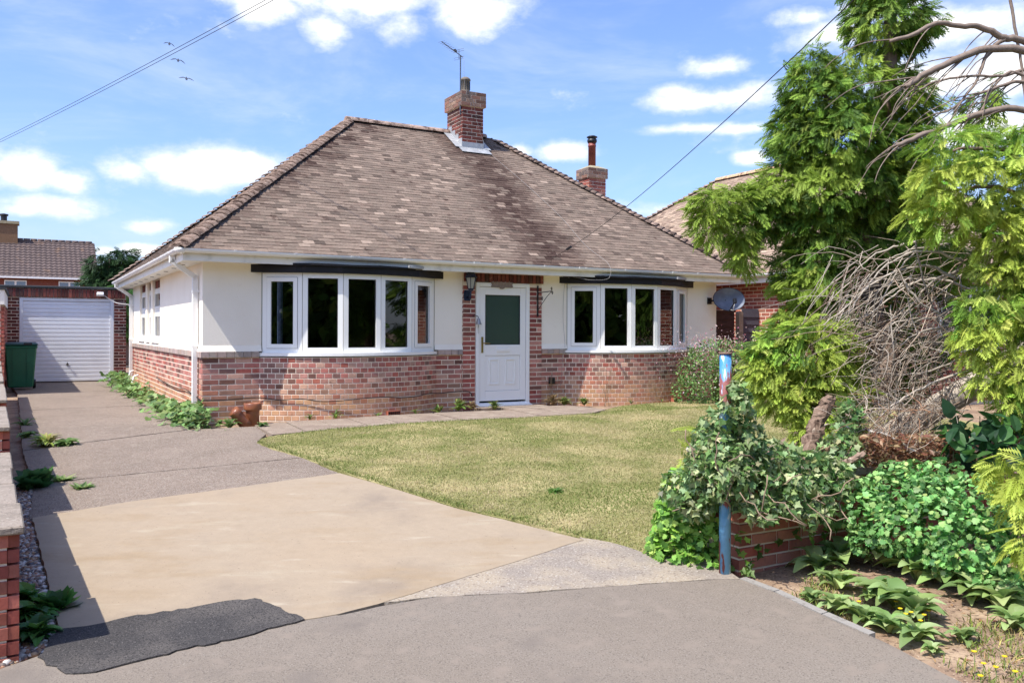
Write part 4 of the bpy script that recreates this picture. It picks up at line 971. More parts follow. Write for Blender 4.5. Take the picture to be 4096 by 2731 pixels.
cable('aerial_cable', [W(*p) for p in cat_spline([(cu0, cv0-.06, 6.85), (cu0+.02, cv0-.07, 6.3), (cu0+.18, cv0-.07, 6.1), (cu0+.32, cv0-.04, 5.6), (cu0+.47, cv0-.04, 5.2), on_roof(cu1+.1, cv0-.2), on_roof(6.45, 2.3), on_roof(6.55, 1.1), on_roof(6.5, .2), (6.55, -.42, 2.42), (6.52, -.52, 2.2), (6.4, -.53, 2.13), (6.1, -.5, 2.12), (5.98, -.12, 2.18), (5.93, -.02, 2.05), (5.90, -.02, 1.5), (5.94, -.02, 1.0), (5.88, -.04, .82), (5.86, -.03, .4), (5.80, -.03, .26), (5.70, -.03, .28), (5.68, -.03, .38)], 6)], .0026, m_cableg, 'white coaxial cable from the chimney down the roof and wall to a black box')
o = MB(); o.box(5.62, 5.72, -.06, .0, .36, .47); tag(link('meter_box', o.mesh('meter_box', m_iron, bevel=.006), None, (C0[0], C0[1], 0), (0, 0, ANG)), 'small black cable box low on the brick wall right of the door', 'box')
p0 = W(5.42, FV-.02, 2.35)
far_pole = AT(2230, -260, 3.6)
w0 = W(5.62, FV-.30, 2.62)
o = MB(); o.tube([w0, w0+(far_pole-w0)*.02], .03, 6); 
sag = lambda a, b, s, n=24: [a.lerp(b, i/n)-Vector((0, 0, s*4*(i/n)*(1-i/n))) for i in range(n+1)]
cable('telephone_wire', [p0, p0+Vector((.02, -.02, .1)), w0]+sag(w0, far_pole, .12)[1:], .0034, m_cableb, 'overhead telephone wire running from the bungalow eaves up past the conifer')
o = MB(); o.tube([w0-Vector((.05, .02, .03)), w0+(far_pole-w0).normalized()*.12], .02, 8); tag(link('cable_clamp', o.mesh('cable_clamp', m_iron)), 'black clamp holding the telephone wire just above the gutter', 'clamp')
a, b = AT(-160, 396, 26), AT(760, -82, 11)
for dz, nm in ((0, 'upper'), (-.06, 'lower')):
    cable('overhead_wire', sag(a+Vector((0, 0, dz)), b+Vector((0, 0, dz)), .10), .0050, m_cableb, f'{nm} of the two thin overhead wires crossing the sky at left')
# birds
m_bird = M('bird_feathers', srgb(62, 68, 84), rough=.8)
for px, py, s, lab, tilt in ((409, 139, 1.0, 'dark bird flying with drooped wings, nearest below the overhead wires', .35), (428, 181, 1.0, 'dark bird gliding lowest of the three in the left sky', .15), (389, 101, .75, 'small faint bird flying above the overhead wires', .45)):
    B = empty('bird', AT(px, py, 62), 0, lab, 'bird', 'birds in the left sky'); B.rotation_euler = (.5, tilt*.4, .5)
    o = MB(); o.lathe([(.0, -.22), (.05, -.14), (.075, -.02), (.06, .10), (.035, .17), (.012, .23)], 8); bo = o.build('body', m_bird, B, True); bo.rotation_euler = (R(-70), 0, 0)
    for sgn in (-1, 1):
        o = MB(); d = -tilt
        pr = [(0.03, .10, 0), (.18, .13, .05), (.36, .06, .03+d*.10), (.52, -.06, d*.32), (.36, -.08, .02+d*.12), (.18, -.06, .04), (.03, -.10, 0)]
        o.extrude([(sgn*x*s, y*s, z*s) for x, y, z in pr], (0, 0, .012)); o.build('wing', m_bird, B)
    o = MB(); o.extrude([(-.03, -.14, 0), (.03, -.14, 0), (.075, -.34, -.02), (-.075, -.34, -.02)], (0, 0, .01)); o.build('tail', m_bird, B)

# ------------------------------------------------------------------ garage, bin, boundary walls
m_gdoor = M('garage_door_paint', srgb(232, 233, 236), rough=.4, spec=.45, mixes=((2, 4, srgb(222, 222, 224), .5, .8),))
G = empty('garage', W(0, 10.6, 0), ANG, 'flat roofed brick garage with white ribbed up and over door', 'garage')
o = MB(); o.box(-2.62, -2.24, 0, .22, -.05, 2.0); o.box(-.24, .03, 0, .22, -.05, 2.0); o.box(-2.62, .03, 0, .22, 2.0, 2.215); o.box(-2.62, -2.42, .22, 5.2, -.05, 2.21); o.box(-.17, .03, .22, 5.2, -.05, 2.21); o.box(-2.42, -.17, 5.0, 5.2, -.05, 2.21)
gw = o.build('wall', m_mortar, G); s = []
lay(s, (-2.62, 0), (-2.245, 0), -.03, 27, 'dark', seed=1); lay(s, (-.235, 0), (.03, 0), -.03, 27, 'dark', seed=2); lay(s, (.03, 0), (.03, 5.2), -.03, 29, 'red', seed=4)
u = -2.61
while u < .0: s.append((u+.034, .006-.025, 2.105, 0, .066, .05, .20, bcol('dark'))); u += .077
place_bricks(s, gw, 150)
m_roofelt = M('roof_felt', srgb(62, 64, 66), rough=.9, bumps=((40, .5, 3),))
o = MB(); o.box(-2.70, .10, -.06, 5.3, 2.217, 2.275); o.build('flat_roof', m_roofelt, G, bevel=.012)
o = MB(); o.box(-2.235, -2.165, .0, .08, .0, 1.995); o.box(-.315, -.245, .0, .08, .0, 1.995); o.box(-2.1645, -.3155, .0, .08, 1.925, 1.995); gd = o.build('door_frame', m_gdoor, G)
prof = []; z = .02; nr = 20; hh = (1.92-.02)/nr
for i in range(nr): prof += [(.035, z), (.023, z+.012), (.023, z+hh-.022), (.035, z+hh-.010)]; z += hh
prof.append((.035, 1.92))
o = MB(); vs = [(x, y, zz) for x in (-2.162, -.318) for y, zz in prof]; n = len(prof); o.add(vs, [(i, n+i, n+i+1, i+1) for i in range(n-1)])
gdo = o.build('ribbed_door', m_gdoor, G)
o = MB(); o.lathe([(.03, 0), (.03, .008), (.012, .01), (.012, .03)], 12); h_ = o.build('handle_rose', m_steel, gdo); h_.location = (-1.24, .022, .42); h_.rotation_euler = (R(90), 0, 0)
o = MB(); o.tube([(-1.24, -.01, .40), (-1.24, -.014, .47)], .009, 8); o.build('handle', m_iron, gdo)
FLt = T('flood_light', -.55, 10.6-.02, 2.06, 0, 'white flood light on the garage lintel with a cable to the house', 'flood light')
o = MB(); o.obox((0, -.10, .04), (.075, 0, 0), (0, .05, -.02), (0, .02, .035)); o.build('lamp_head', m_gutter, FLt, bevel=.01)
o = MB(); o.box(-.02, .02, -.05, .02, .0, .03); o.build('bracket', m_gutter, FLt)
cable('flood_light_cable', [W(*p) for p in cat_spline([(-.48, 10.5, 2.08), (-.2, 10.45, 1.9), (.05, 9.8, 1.84), (-.02, 8.8, 1.78)], 8)], .008, m_cablew, 'white cable strung from the garage flood light to the house corner')
# weathered fence beside the garage
Fn = empty('wooden_fence', W(.05, 9.5, 0), ANG, 'tall weathered grey board fence between the garage and the house', 'fence')
m_greywood = M('grey_wood', srgb(128, 116, 106), rough=.9, mixes=((6, 5, srgb(96, 86, 78), .45, .7, (4, 4, .4)), (30, 3, srgb(150, 138, 126), .55, .75, (3, 3, .2))), bumps=((30, .5, 3),))
for i in range(7): o = MB(); o.box(-.02+i*.105, .08+i*.105, 0+.008*(i % 2), .02+.008*(i % 2), .0, 1.62+random.uniform(-.03, .03)); o.build('board', m_greywood, Fn)
for z in (.4, 1.3): o = MB(); o.box(-.03, .75, .03, .07, z, z+.07); o.build('rail', m_greywood, Fn)
# wheelie bin
BN = empty('wheelie_bin', W(-2.21, 8.25, gz(-2.1, 8.2)), ANG+.04, 'dark green wheelie bin standing against the left side of the garage drive', 'bin')
m_bin = M('green_plastic', srgb(30, 98, 74), rough=.42, spec=.4, mixes=((3, 4, srgb(38, 110, 84), .45, .7),)); m_lid = M('lid_plastic', srgb(20, 74, 66), rough=.4, spec=.4)
def frust(mb, x0, x1, y0, y1, z0, X0, X1, Y0, Y1, z1): mb.add([(x0, y0, z0), (x1, y0, z0), (x1, y1, z0), (x0, y1, z0), (X0, Y0, z1), (X1, Y0, z1), (X1, Y1, z1), (X0, Y1, z1)], [(0, 3, 2, 1), (4, 5, 6, 7), (0, 1, 5, 4), (1, 2, 6, 5), (2, 3, 7, 6), (3, 0, 4, 7)]); return mb
o = frust(MB(), -.23, .23, -.2, .24, .05, -.29, .29, -.30, .34, .90); o.build('body', m_bin, BN, bevel=.025)
o = MB(); o.box(-.305, .305, -.315, .355, .86, .915); o.build('rim', m_bin, BN, bevel=.015)
for x in (-.14, .12): o = frust(MB(), x-.012, x+.012, -.215, -.19, .10, x-.014, x+.014, -.312, -.28, .86); o.build('moulded_rib', m_bin, BN)
lid = MB(); lid.add([(-.31, -.33, .918), (.31, -.33, .918), (.31, .36, .918), (-.31, .36, .918), (-.31, -.335, .955), (.31, -.335, .955), (.29, .0, .985), (-.29, .0, .985), (.31, .36, .985), (-.31, .36, .985)], [(0, 3, 2, 1), (0, 1, 5, 4), (4, 5, 6, 7), (7, 6, 8, 9), (1, 2, 8, 6, 5), (3, 0, 4, 7, 9), (2, 3, 9, 8)])
ldo = lid.build('lid', m_lid, BN, bevel=.012)
o = MB(); o.box(.05, .2, -.345, -.325, .93, .975); o.build('lid_grip', m_iron, ldo)
o = MB(); o.tube([(-.25, .40, .93), (.25, .40, .93)], .018, 10); o.build('handle', m_bin, BN)
for x in (-.27, .27): o = MB(); o.lathe([(.02, -.03), (.095, -.028), (.10, 0), (.095, .028), (.02, .03)], 16); w_ = o.build('wheel', m_iron, BN, True); w_.location = (x, .27, .10); w_.rotation_euler = (0, R(90), 0)

# left boundary wall, stepping up the drive
LW = empty('boundary_wall', W(-2.405, 0, 0), ANG+R(1.5), 'low red brick boundary wall with stepped stone coping at the left edge of the drive', 'wall')
m_cop = M('coping_stone', srgb(166, 152, 138), mul=.72, rough=.95, mixes=((5, 5, srgb(140, 128, 114), .45, .7), (40, 3, srgb(196, 186, 172), .58, .72), (70, 2, srgb(112, 100, 88), .6, .72)), bumps=((35, .8, 4), (90, .5, 2)))
def Yv(y): return (y-11.9+UY*2.35)/UX     # distance from the viewer -> v on this wall
SEC = [(4.13, 6.73, .262), (6.73, 8.5, .46), (8.5, 10.9, .53), (10.9, 12.8, .57), (12.8, 14.4, .60), (14.4, 15.8, .63)]
mo = MB(); s = []
for i, (ya, yb, zt) in enumerate(SEC):
    va, vb = Yv(ya), Yv(yb)
    mo.box(-.215, -.006, va+.006, vb-.001, -.5, zt-.001)
    n = 10 if i < 2 else 8; z0 = zt-n*CH+.011
    lay(s, (0, vb), (0, va), z0, n, 'red', seed=i, ln=.215)
    lay(s, (-.22, va), (0, va), z0, n, 'red', seed=i+20, ln=.215)
lw = mo.build('wall', m_mortar, LW); place_bricks(s, lw, 280)
for i, (ya, yb, zt) in enumerate(SEC):
    va, vb = Yv(ya), Yv(yb); cuts = [va-.045, va+.62] if i == 0 else [va-.045]
    v = cuts[-1]
    while v < vb-.9: v += .72; cuts.append(v)
    cuts.append(vb-.01 if i < len(SEC)-1 else vb)
    if i < len(SEC)-1: cuts[-1] = vb-.048
    for a, b in zip(cuts[:-1], cuts[1:]):
        o = MB(); e = .05 if not (i == 0 and a == cuts[0]) else .062
        o.box(-.27, e+random.uniform(-.006, .006), a+.004, b-.004, zt+.002, zt+.042+random.uniform(-.004, .004)); o.build('coping_stone', m_cop, LW, bevel=.008)
# neighbour's outbuilding at far left
NG = empty('outbuilding', W(-2.50, 6.6, 0), ANG, 'neighbouring brick outbuilding with white fascia at the left picture edge', 'building')
o = MB(); o.box(-3.4, -.03, 0, 3.9, -.05, 1.72); nw = o.build('wall', m_mortar, NG); s = []
lay(s, (-3.4, 0), (-.024, 0), -.03, 23, 'red', seed=1); lay(s, (-.024, 3.9), (-.024, 0), -.03, 23, 'red', seed=2)
place_bricks(s, nw, 120)
o = MB(); o.box(-3.45, .03, -.06, 3.95, 1.722, 2.0); o.build('fascia', m_fascia, NG); o = MB(); o.box(-3.5, .06, -.09, 4.0, 2.002, 2.05); o.build('flat_roof', m_roofelt, NG)

# right garden wall
RW = empty('garden_wall', W(1.80, -8.42, 0), ANG, 'low red brick garden wall behind the blue post, overgrown with ivy', 'wall')
o = MB(); o.box(0.004, 6.2, .006, .21, -.45, .27); rw = o.build('wall', m_mortar, RW); s = []
lay(s, (0, 0), (6.2, 0), .27-10*CH+.008, 10, 'red', seed=3); lay(s, (0, .215), (0, 0), .27-10*CH+.008, 10, 'red', seed=5)
place_bricks(s, rw, 250)
x = -.04
while x < 6.2: o = MB(); o.box(x, x+.595, -.045, .26, .272, .322); o.build('coping_stone', m_cop, RW, bevel=.008); x += .60
# blue post
PO = empty('blue_post', W(1.66, -8.44, gz(1.66, -8.44)), ANG, 'tall round post with flaking blue and maroon paint, wrapped in ivy', 'post')
m_post = M('flaking_paint', srgb(58, 124, 176), mul=1.1, rough=.6, mixes=((5, 5, srgb(110, 162, 196), .42, .58, (1, 1, .35)), (13, 6, srgb(176, 198, 212), .54, .58, (1.2, 1.2, .3)), (12, 6, srgb(124, 70, 66), .515, .55, (1.4, 1.4, .3))), bumps=((25, .5, 4),))
o = MB(); o.lathe([(.036, -.05), (.036, .9), (.036, 1.36)], 20); o.build('tube', m_post, PO, True)
o = MB(); o.lathe([(.028, 1.361), (.042, 1.362), (.042, 1.372), (.030, 1.374), (.029, 1.34)], 20); o.build('top_rim', M('rust', srgb(120, 96, 84), rough=.8), PO, True)
# fence panels and post between the houses
FP = empty('fence_panel', W(9.42, .25, 0), ANG, 'dark brown waney board fence panel beyond the right corner of the bungalow', 'fence')
m_brown = M('brown_stain', srgb(66, 42, 38), rough=.8, mixes=((8, 4, srgb(48, 30, 28), .45, .7, (1, 1, 5)),), bumps=((20, .4, 3),))
for i in range(11): o = MB(); z = .1+i*.14; o.obox((.34, .0, z+.08), (.34, 0, 0), (0, .012, -.003), (0, .01, .082)); o.build('board', m_brown, FP)
o = MB(); o.box(.0, .70, -.03, .03, 1.64, 1.68); o.build('capping', m_brown, FP)
FP2 = empty('fence_panel', W(10.29, .22, 0), ANG, 'slate grey board fence panel right of the concrete fence post', 'fence')
m_slate = M('slate_stain', srgb(72, 70, 82), rough=.8, bumps=((20, .4, 3),))
for i in range(11): o = MB(); z = .05+i*.15; o.obox((.22, .0, z+.08), (.22, 0, 0), (0, .012, -.003), (0, .01, .085)); o.build('board', m_slate, FP2)
CP = MB(); CP.box(-.055, .055, -.05, .05, -.1, 1.62); CP.extrude([(-.055, -.05, 1.62), (.055, -.05, 1.62), (.03, -.05, 1.66), (-.03, -.05, 1.66)], (0, .1, 0))
tag(link('concrete_post', CP.mesh('concrete_post', m_cop), None, W(10.215, .22, 0), (0, 0, ANG)), 'pale concrete fence post between the brown and grey panels', 'post')

# ------------------------------------------------------------------ neighbouring house at right
NB = empty('neighbour_house', (C0[0], C0[1], 0), ANG, 'red brick neighbouring house with pale brown tiled roof behind the conifer', 'house')
NU, NF, NBk, NZ = 10.40, -3.2, 9.4, 2.40
o = MB(); o.box(NU+.36, NU+8.0, NF+.36, NBk-.36, -.1, 2.3); nw = o.build('wall', m_mortar, NB); s = []
lay(s, (NU+.36, 3.2), (NU+.36, NF+.36), .0, 30, 'red', seed=1); lay(s, (NU+.36, NF+.36), (NU+8.0, NF+.36), .0, 30, 'red', seed=2); s = [b for b in s]
place_bricks(s, nw, 200)
RU_, RZ_ = NU+4.0, 5.40
def ncol(x, y): k = random.uniform(.88, 1.1); return [q*k for q in random.choice([(168, 146, 126), (158, 136, 118), (176, 154, 134), (148, 126, 110)])]
q = [(NU, NBk, NZ), (NU, NF, NZ), (NU+8.4, NF, NZ), (NU+8.4, NBk, NZ), (RU_+.1, NBk-3.95, RZ_), (RU_+.1, NF+3.9, RZ_)]
o = MB(); o.add([(x, y, z-.03) for x, y, z in q], [(0, 1, 5, 4), (1, 2, 5), (2, 3, 4, 5), (3, 0, 4)]); nr_ = o.build('roof', m_felt, NB)
put_tiles(slope(q[0], q[1], q[4], q[5], pal=ncol), nr_, 300, NB)
put_tiles(slope(q[1], q[2], q[5], q[5], pal=ncol) + slope(q[3], q[0], q[4], q[4], pal=ncol), nr_, 0, NB, rest='side_roof_tiles')
hips(nr_, [(q[0], q[4], .16), (q[1], q[5], .16)], None, None)
y = NBk-3.95
while y > NF+3.9: link('ridge_tile', RID, nr_, (RU_+.1, y, RZ_), (0, 0, R(-90)), srgb(196, 164, 132)); y -= .45
o = MB(); o.box(NU+.05, NU+.075, NF, NBk, 2.22, 2.38); o.build('fascia', m_fascia, NB)
sf = MB(); sf.box(NU+.076, NU+.36, NF+.05, NBk-.05, 2.24, 2.255); sf.build('soffit', m_fascia, NB)
Hs = H; H = NB; gutter_run('gutter', (NU+.05, NBk), (NU+.05, NF), (-1, 0), 2.39); H = Hs
o = MB(); o.box(NU+1.6, NU+3.4, NF+.33, NF+.40, .9, 2.1); nwn = o.build('window', m_upvc, NB); o = MB()
for x in (NU+1.68, NU+2.54): o.box(x, x+.78, NF+.322, NF+.329, .98, 2.02)
o.build('pane', m_seal, nwn)

# ------------------------------------------------------------------ far house behind the garage
FH = empty('far_house', W(2.2, 54.0, 0), ANG, 'distant house with long brown tiled roof behind the garage', 'house')
m_ftile = M('concrete_tile', srgb(112, 96, 92), mul=.62, rough=.9, var=((.8, .12), (4, .15)), mixes=((1.2, 4, srgb(150, 118, 92), .58, .8),))
o = MB(); o.box(-22, .0, 0, 8, 0, 4.85); fw = o.build('wall', m_brickj, FH)
at = fw.data.color_attributes.new('Col', 'FLOAT_COLOR', 'POINT')
for q in at.data: q.color = (*srgb(128, 74, 62), 1)
rs, rt, re = 4.70, 7.55, 4.4
tl = MB(); n = 14
for i in range(n):
    f0, f1 = i/n, (i+1)/n; y0, y1 = -.45+re*f0, -.45+re*f1; z0, z1 = rs+(rt-rs)*f0, rs+(rt-rs)*f1
    o = MB(); nx = 72
    for k in range(nx):
        xa, xb = -22.2+k*22.35/nx, -22.2+(k+1)*22.35/nx; xm = (xa+xb)/2
        o.add([(xa, y0, z0+.05), (xm, y0, z0+.10), (xb, y0, z0+.05), (xa, y1, z1-.01), (xm, y1, z1+.04), (xb, y1, z1-.01), (xa, y0, z0-.02), (xm, y0, z0-.02), (xb, y0, z0-.02)], [(0, 1, 4, 3), (1, 2, 5, 4), (6, 7, 1, 0), (7, 8, 2, 1)])
    o.build('tile_course', m_ftile, FH)
o = MB(); o.add([(-22, 0, rs-.05), (0, 0, rs-.05), (0, 3.95, rt-.1), (-22, 3.95, rt-.1), (-22, 7.9, rs-.05), (0, 7.9, rs-.05)], [(0, 1, 2, 3), (3, 2, 5, 4), (1, 5, 2), (0, 3, 4)]); o.build('roof', m_ftile, FH)
x = -22
while x < 0: o = MB(); o.tube([(x, 3.95, rt), (x+.42, 3.95, rt)], .14, 10); o.build('ridge_tile', m_ftile, FH, True); x += .44
o = MB(); o.box(-22.2, .12, -.55, -.42, 4.62, 4.74); o.build('gutter', m_gutter, FH)
for xa, xb in ((-5.5, -4.2), (-2.3, -1.0), (-8.9, -7.6)):
    o = MB(); o.box(xa, xb, -.06, .05, 3.2, 4.5); wo = o.build('window', m_upvc, FH); nl = 2; w = (xb-xa)/nl
    for k in range(nl):
        for (z0, z1) in ((3.3, 4.0), (4.06, 4.42)):
            o = MB(); o.box(xa+k*w+.06, xa+(k+1)*w-.06, -.075, -.061, z0, z1); o.build('pane', M('far_pane', srgb(120, 140, 160), rough=.1, spec=.6), wo)
o = MB(); o.box(-6.2, -4.75, 3.4, 4.5, rt-.9, rt+1.05); co = o.build('chimney', fw.data.materials[0], FH)
at = co.data.color_attributes.new('Col', 'FLOAT_COLOR', 'POINT')
for q in at.data: q.color = (*srgb(128, 100, 76), 1)
o = MB(); o.box(-6.3, -4.65, 3.3, 4.6, rt+1.052, rt+1.25); c2 = o.build('chimney_cap', m_flaunch, FH); o = MB(); o.lathe([(.2, 0), (.2, .35), (.28, .4), (.28, .5), (.05, .55)], 12, (-5.6, 3.9, rt+1.25)); o.build('chimney_cowl', m_iron, FH)

# ------------------------------------------------------------------ plants
def poly_tmpl(pts, fold=.12, curl=.10):
    """leaf outline (x,y) -> fan from the stalk with a slight fold along the rib"""
    V = [(0, .3, 0)]+[(x, y, fold*abs(x)-curl*y*y) for x, y in pts]; n = len(pts)
    return np.array(V, float), np.array([(0, 1+i, 1+(i+1) % n) for i in range(n)])
IVY = poly_tmpl([(0, 0), (.12, -.08), (.32, -.12), (.30, .12), (.55, .30), (.26, .48), (.16, .62), (0, 1.0), (-.16, .62), (-.26, .48), (-.55, .30), (-.30, .12), (-.32, -.12), (-.12, -.08)])
LOBE = poly_tmpl([(0, 0), (.28, -.06), (.5, .18), (.38, .30), (.52, .55), (.28, .62), (.22, .9), (0, .82), (-.22, .9), (-.28, .62), (-.52, .55), (-.38, .30), (-.5, .18), (-.28, -.06)])
OVAL = poly_tmpl([(0, 0), (.2, .15), (.3, .42), (.2, .75), (0, 1.0), (-.2, .75), (-.3, .42), (-.2, .15)], .25, .22)
SMALL = (np.array([(0, 0, 0), (.22, .4, .05), (0, 1, -.05), (-.22, .4, .05)]), np.array([(0, 1, 2), (0, 2, 3)]))
def strap(w, n=5, arch=.9):
    V = []; Fc = []
    for i in range(n+1):
        t = i/n; ww = w*math.sin(math.pi*(.10+.88*t))**.8; y = t*(1-.25*t*arch); z = arch*(.55*t-.75*t*t)
        V += [(-ww, y, z+ww*.45), (0, y, z), (ww, y, z+ww*.45)]
    for i in range(n):
        o = i*3; Fc += [(o, o+1, o+4), (o, o+4, o+3), (o+1, o+2, o+5), (o+1, o+5, o+4)]
    return np.array(V), np.array(Fc)
BROAD = strap(.20, 7, 1.0)
NARROW = strap(.09)
def frond_tmpl(seed=0, pairs=7):
    """flat spray of scale-leaved conifer: axis with alternating branchlets, each forked"""
    rd = random.Random(seed); V = []; Fc = []
    def strip(p, d, L, w):
        p = np.array(p); d = np.array(d); d = d/np.linalg.norm(d); s = np.array([-d[1], d[0], 0]); o = len(V)
        m = p+d*L*.5; e = p+d*L; dr = lambda q: (q[0], q[1], -.22*q[1]*q[1]-.20*q[0]*q[0])
        V.extend([dr(p), dr(m-s*w), dr(e), dr(m+s*w)]); Fc.extend([(o, o+1, o+2), (o, o+2, o+3)])
    strip((0, 0, 0), (0, 1, 0), 1.0, .022)
    for i in range(pairs):
        y = .06+.80*i/pairs; L = .52*(1-.62*i/pairs)*rd.uniform(.8, 1.15)
        for sg in (-1, 1):
            a = rd.uniform(.65, .9); d = (sg*math.sin(a), math.cos(a), 0); p = (0, y+(.05 if sg > 0 else 0), 0); strip(p, d, L, .032)
            q = np.array(p)+np.array(d)*L*.4; strip(q, (sg*math.sin(a*.3), math.cos(a*.3), 0), L*.5, .028)
    return np.array(V, float), np.array(Fc)
FRONDS = [frond_tmpl(k) for k in range(3)]
def rand_unit(n, g): return unit(g.normal(size=(n, 3)))
def cols(base, n, g, j=.18, hue=.08):
    b = np.array(base)[g.integers(0, len(base), n)]; return np.clip(b*(1+j*g.normal(size=(n, 1)))*(1+hue*g.normal(size=(n, 3))), .004, .9)
def shade(c, k): return tuple(x*k for x in c)

def conifer_crown(blobs, dens, seed, pal, tip, smin=.16, smax=.30):
    """sprays spread over and through a set of ellipsoids: (centre, rx, ry, rz)"""
    g = np.random.default_rng(seed); parts = []; ft = FRONDS
    cen = np.array([b[0][:] for b in blobs]); rad = np.array([b[1:4] for b in blobs], float)
    for (c, rx, ry, rz) in blobs:
        n = int(dens*(rx*rz+rx*ry+ry*rz)*4.2/3)
        d = rand_unit(n, g); d[:, 2] = d[:, 2]*.9+.05; r = np.where(g.random(n) < .72, .82+.22*g.random(n), .35+.5*g.random(n))[:, None]
        lump = 1+.16*np.sin(d[:, 0:1]*5+c[0]*3)+.14*np.sin(d[:, 2:3]*6+c[1]*5)
        P = np.array(c[:])+d*[rx, ry, rz]*r*lump
        # drop what lies deep inside another blob
        q = ((P[:, None]-cen[None])/rad[None]); keep = ((q**2).sum(2) < .30).sum(1) < 1
        P, d = P[keep], d[keep]; n = len(P)
        ax = d*[1, 1, .45]+np.array([0, 0, -.55])+.38*g.normal(size=(n, 3))
        nr = d*[.6, .6, .5]+np.array([0, 0, .55])+.35*g.normal(size=(n, 3))
        sz = smin+(smax-smin)*g.random(n)
        col = cols(pal, n, g, .16, .06)
        yel = (vnoise(P[:, 0]*1.0+P[:, 1], P[:, 2], 2.6, seed) > .52)[:, None]
        col = np.where(yel, col*.45+np.array(tip)*.55, col)
        for k in range(3):
            m = np.arange(n) % 3 == k
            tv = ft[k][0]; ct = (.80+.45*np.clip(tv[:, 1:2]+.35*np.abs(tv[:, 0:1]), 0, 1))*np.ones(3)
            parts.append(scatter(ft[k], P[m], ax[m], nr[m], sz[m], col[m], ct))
    return merge(parts)
def tree(name, label, crown, trunk, mat=None, group=None, base=None, extra=()):
    t = empty(name, base, 0, label, 'tree', group); V, Fc, C = crown; V = V-np.array(base)
    tag(link('crown', np_mesh('crown', V, Fc, C, mat or m_conif), t), kind=None)
    for nm, mb in [('trunk', trunk)]+list(extra):
        mb.v = [tuple(np.array(p)-np.array(base)) for p in mb.v]; mb.build(nm, m_twig, t, True)
    return t
def bl(px, py, y, rx, ry=None, rz=None):
    """blob from its place in the photo at y metres, radii in photo px / metres of depth"""
    c = AT(px, py, y); k = y/FD; return (c, rx*k, (rz if rz else (rx+(ry or rx))*.5*k), (ry or rx)*k)
LIMBC = srgb(142, 126, 114); BARK = srgb(132, 112, 100); GREYW = srgb(186, 174, 160); PALEW = srgb(216, 208, 196)
def limb(mb, pts, r0, r1, c, n=7, wob=.0, sub=5):
    p = cat_spline(pts, sub); k = len(p)
    p = [q+Vector((random.uniform(-wob, wob), random.uniform(-wob, wob), random.uniform(-wob, wob))) for q in p]
    mb.tube(p, [r0+(r1-r0)*i/(k-1) for i in range(k)], n, c)
    return p
DG = [srgb(98, 130, 50), srgb(112, 144, 56), srgb(126, 156, 62), srgb(84, 114, 48), srgb(142, 168, 70)]
YG = [srgb(142, 172, 66), srgb(160, 188, 78), srgb(122, 156, 60), srgb(178, 198, 98), srgb(104, 140, 54)]
# --- tall dark conifer
YA = 7.9
blobsA = [bl(2040, 55, YA, 88, 78), bl(2035, -60, YA, 80, 90), bl(1985, 30, YA, 40, 40), bl(2090, 50, YA, 42, 50), bl(1868, 155, YA, 46, 46), bl(1840, 195, YA, 40, 46), bl(1885, 235, YA, 86, 84), bl(1990, 210, YA, 100, 80), bl(2075, 235, YA+.1, 55, 75), bl(2060, 330, YA+.1, 70, 90), bl(1850, 330, YA, 66, 80),
          bl(1940, 330, YA-.15, 105, 100), bl(1815, 300, YA+.2, 42, 80), bl(1800, 420, YA+.1, 50, 60), bl(1900, 440, YA-.1, 105, 80), bl(2000, 430, YA, 90, 90), bl(2070, 430, YA+.3, 50, 60),
          bl(1640, 470, YA-.1, 44, 40), bl(1630, 515, YA-.1, 30, 52), bl(1690, 462, YA, 52, 40), bl(1705, 515, YA, 44, 60), bl(1708, 580, YA, 26, 46), bl(1752, 452, YA, 50, 40), bl(1768, 505, YA+.1, 34, 46), bl(1820, 462, YA, 60, 44), bl(1850, 520, YA+.1, 60, 60),
          bl(1900, 560, YA+.1, 90, 80), bl(1985, 560, YA+.2, 80, 90), bl(1812, 612, YA+.1, 38, 40), bl(1860, 650, YA, 74, 66), bl(1900, 730, YA+.1, 76, 80), bl(1960, 680, YA+.5, 60, 90), bl(1830, 735, YA, 50, 46), bl(2050, 560, YA+.6, 60, 70), bl(2110, 620, YA+.7, 60, 60), bl(2030, 690, YA+.6, 60, 60), bl(2000, 790, YA+.5, 50, 60), bl(2120, 800, YA+.7, 60, 40), bl(2180, 600, YA+.7, 50, 60), bl(2060, 880, YA+.5, 60, 50)]
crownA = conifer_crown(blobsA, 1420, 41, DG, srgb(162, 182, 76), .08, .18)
tk = MB(); limb(tk, [W(2.95, -6.6, -.3), AT(2010, 900, 7.9), AT(2000, 700, 8.0), AT(2010, 480, 8.0), AT(2040, 250, 7.9), AT(2045, 40, 7.9), AT(2045, -150, 7.9)], .13, .04, BARK, 10)
br = MB()
for pts, r0 in (([(2005, 560), (1930, 500), (1830, 475), (1700, 455), (1640, 470)], .035), ([(2000, 700), (1950, 640), (1880, 620), (1800, 610)], .03), ([(2030, 300), (1960, 260), (1890, 220), (1860, 160)], .03), ([(2040, 180), (2090, 140), (2120, 90)], .025), ([(2010, 480), (1930, 430), (1850, 380), (1815, 310)], .03), ([(2000, 760), (1940, 740), (1880, 730)], .025)):
    limb(br, [AT(x, y, YA+.05) for x, y in pts], r0, .008, BARK, 6, .01)
TA = tree('conifer_tree', 'tall dark green conifer with a long limb reaching left across the roof', crownA, tk, base=(W(2.95, -6.6).x, W(2.95, -6.6).y, gz(2.95, -6.6)), extra=[('branch', br)])
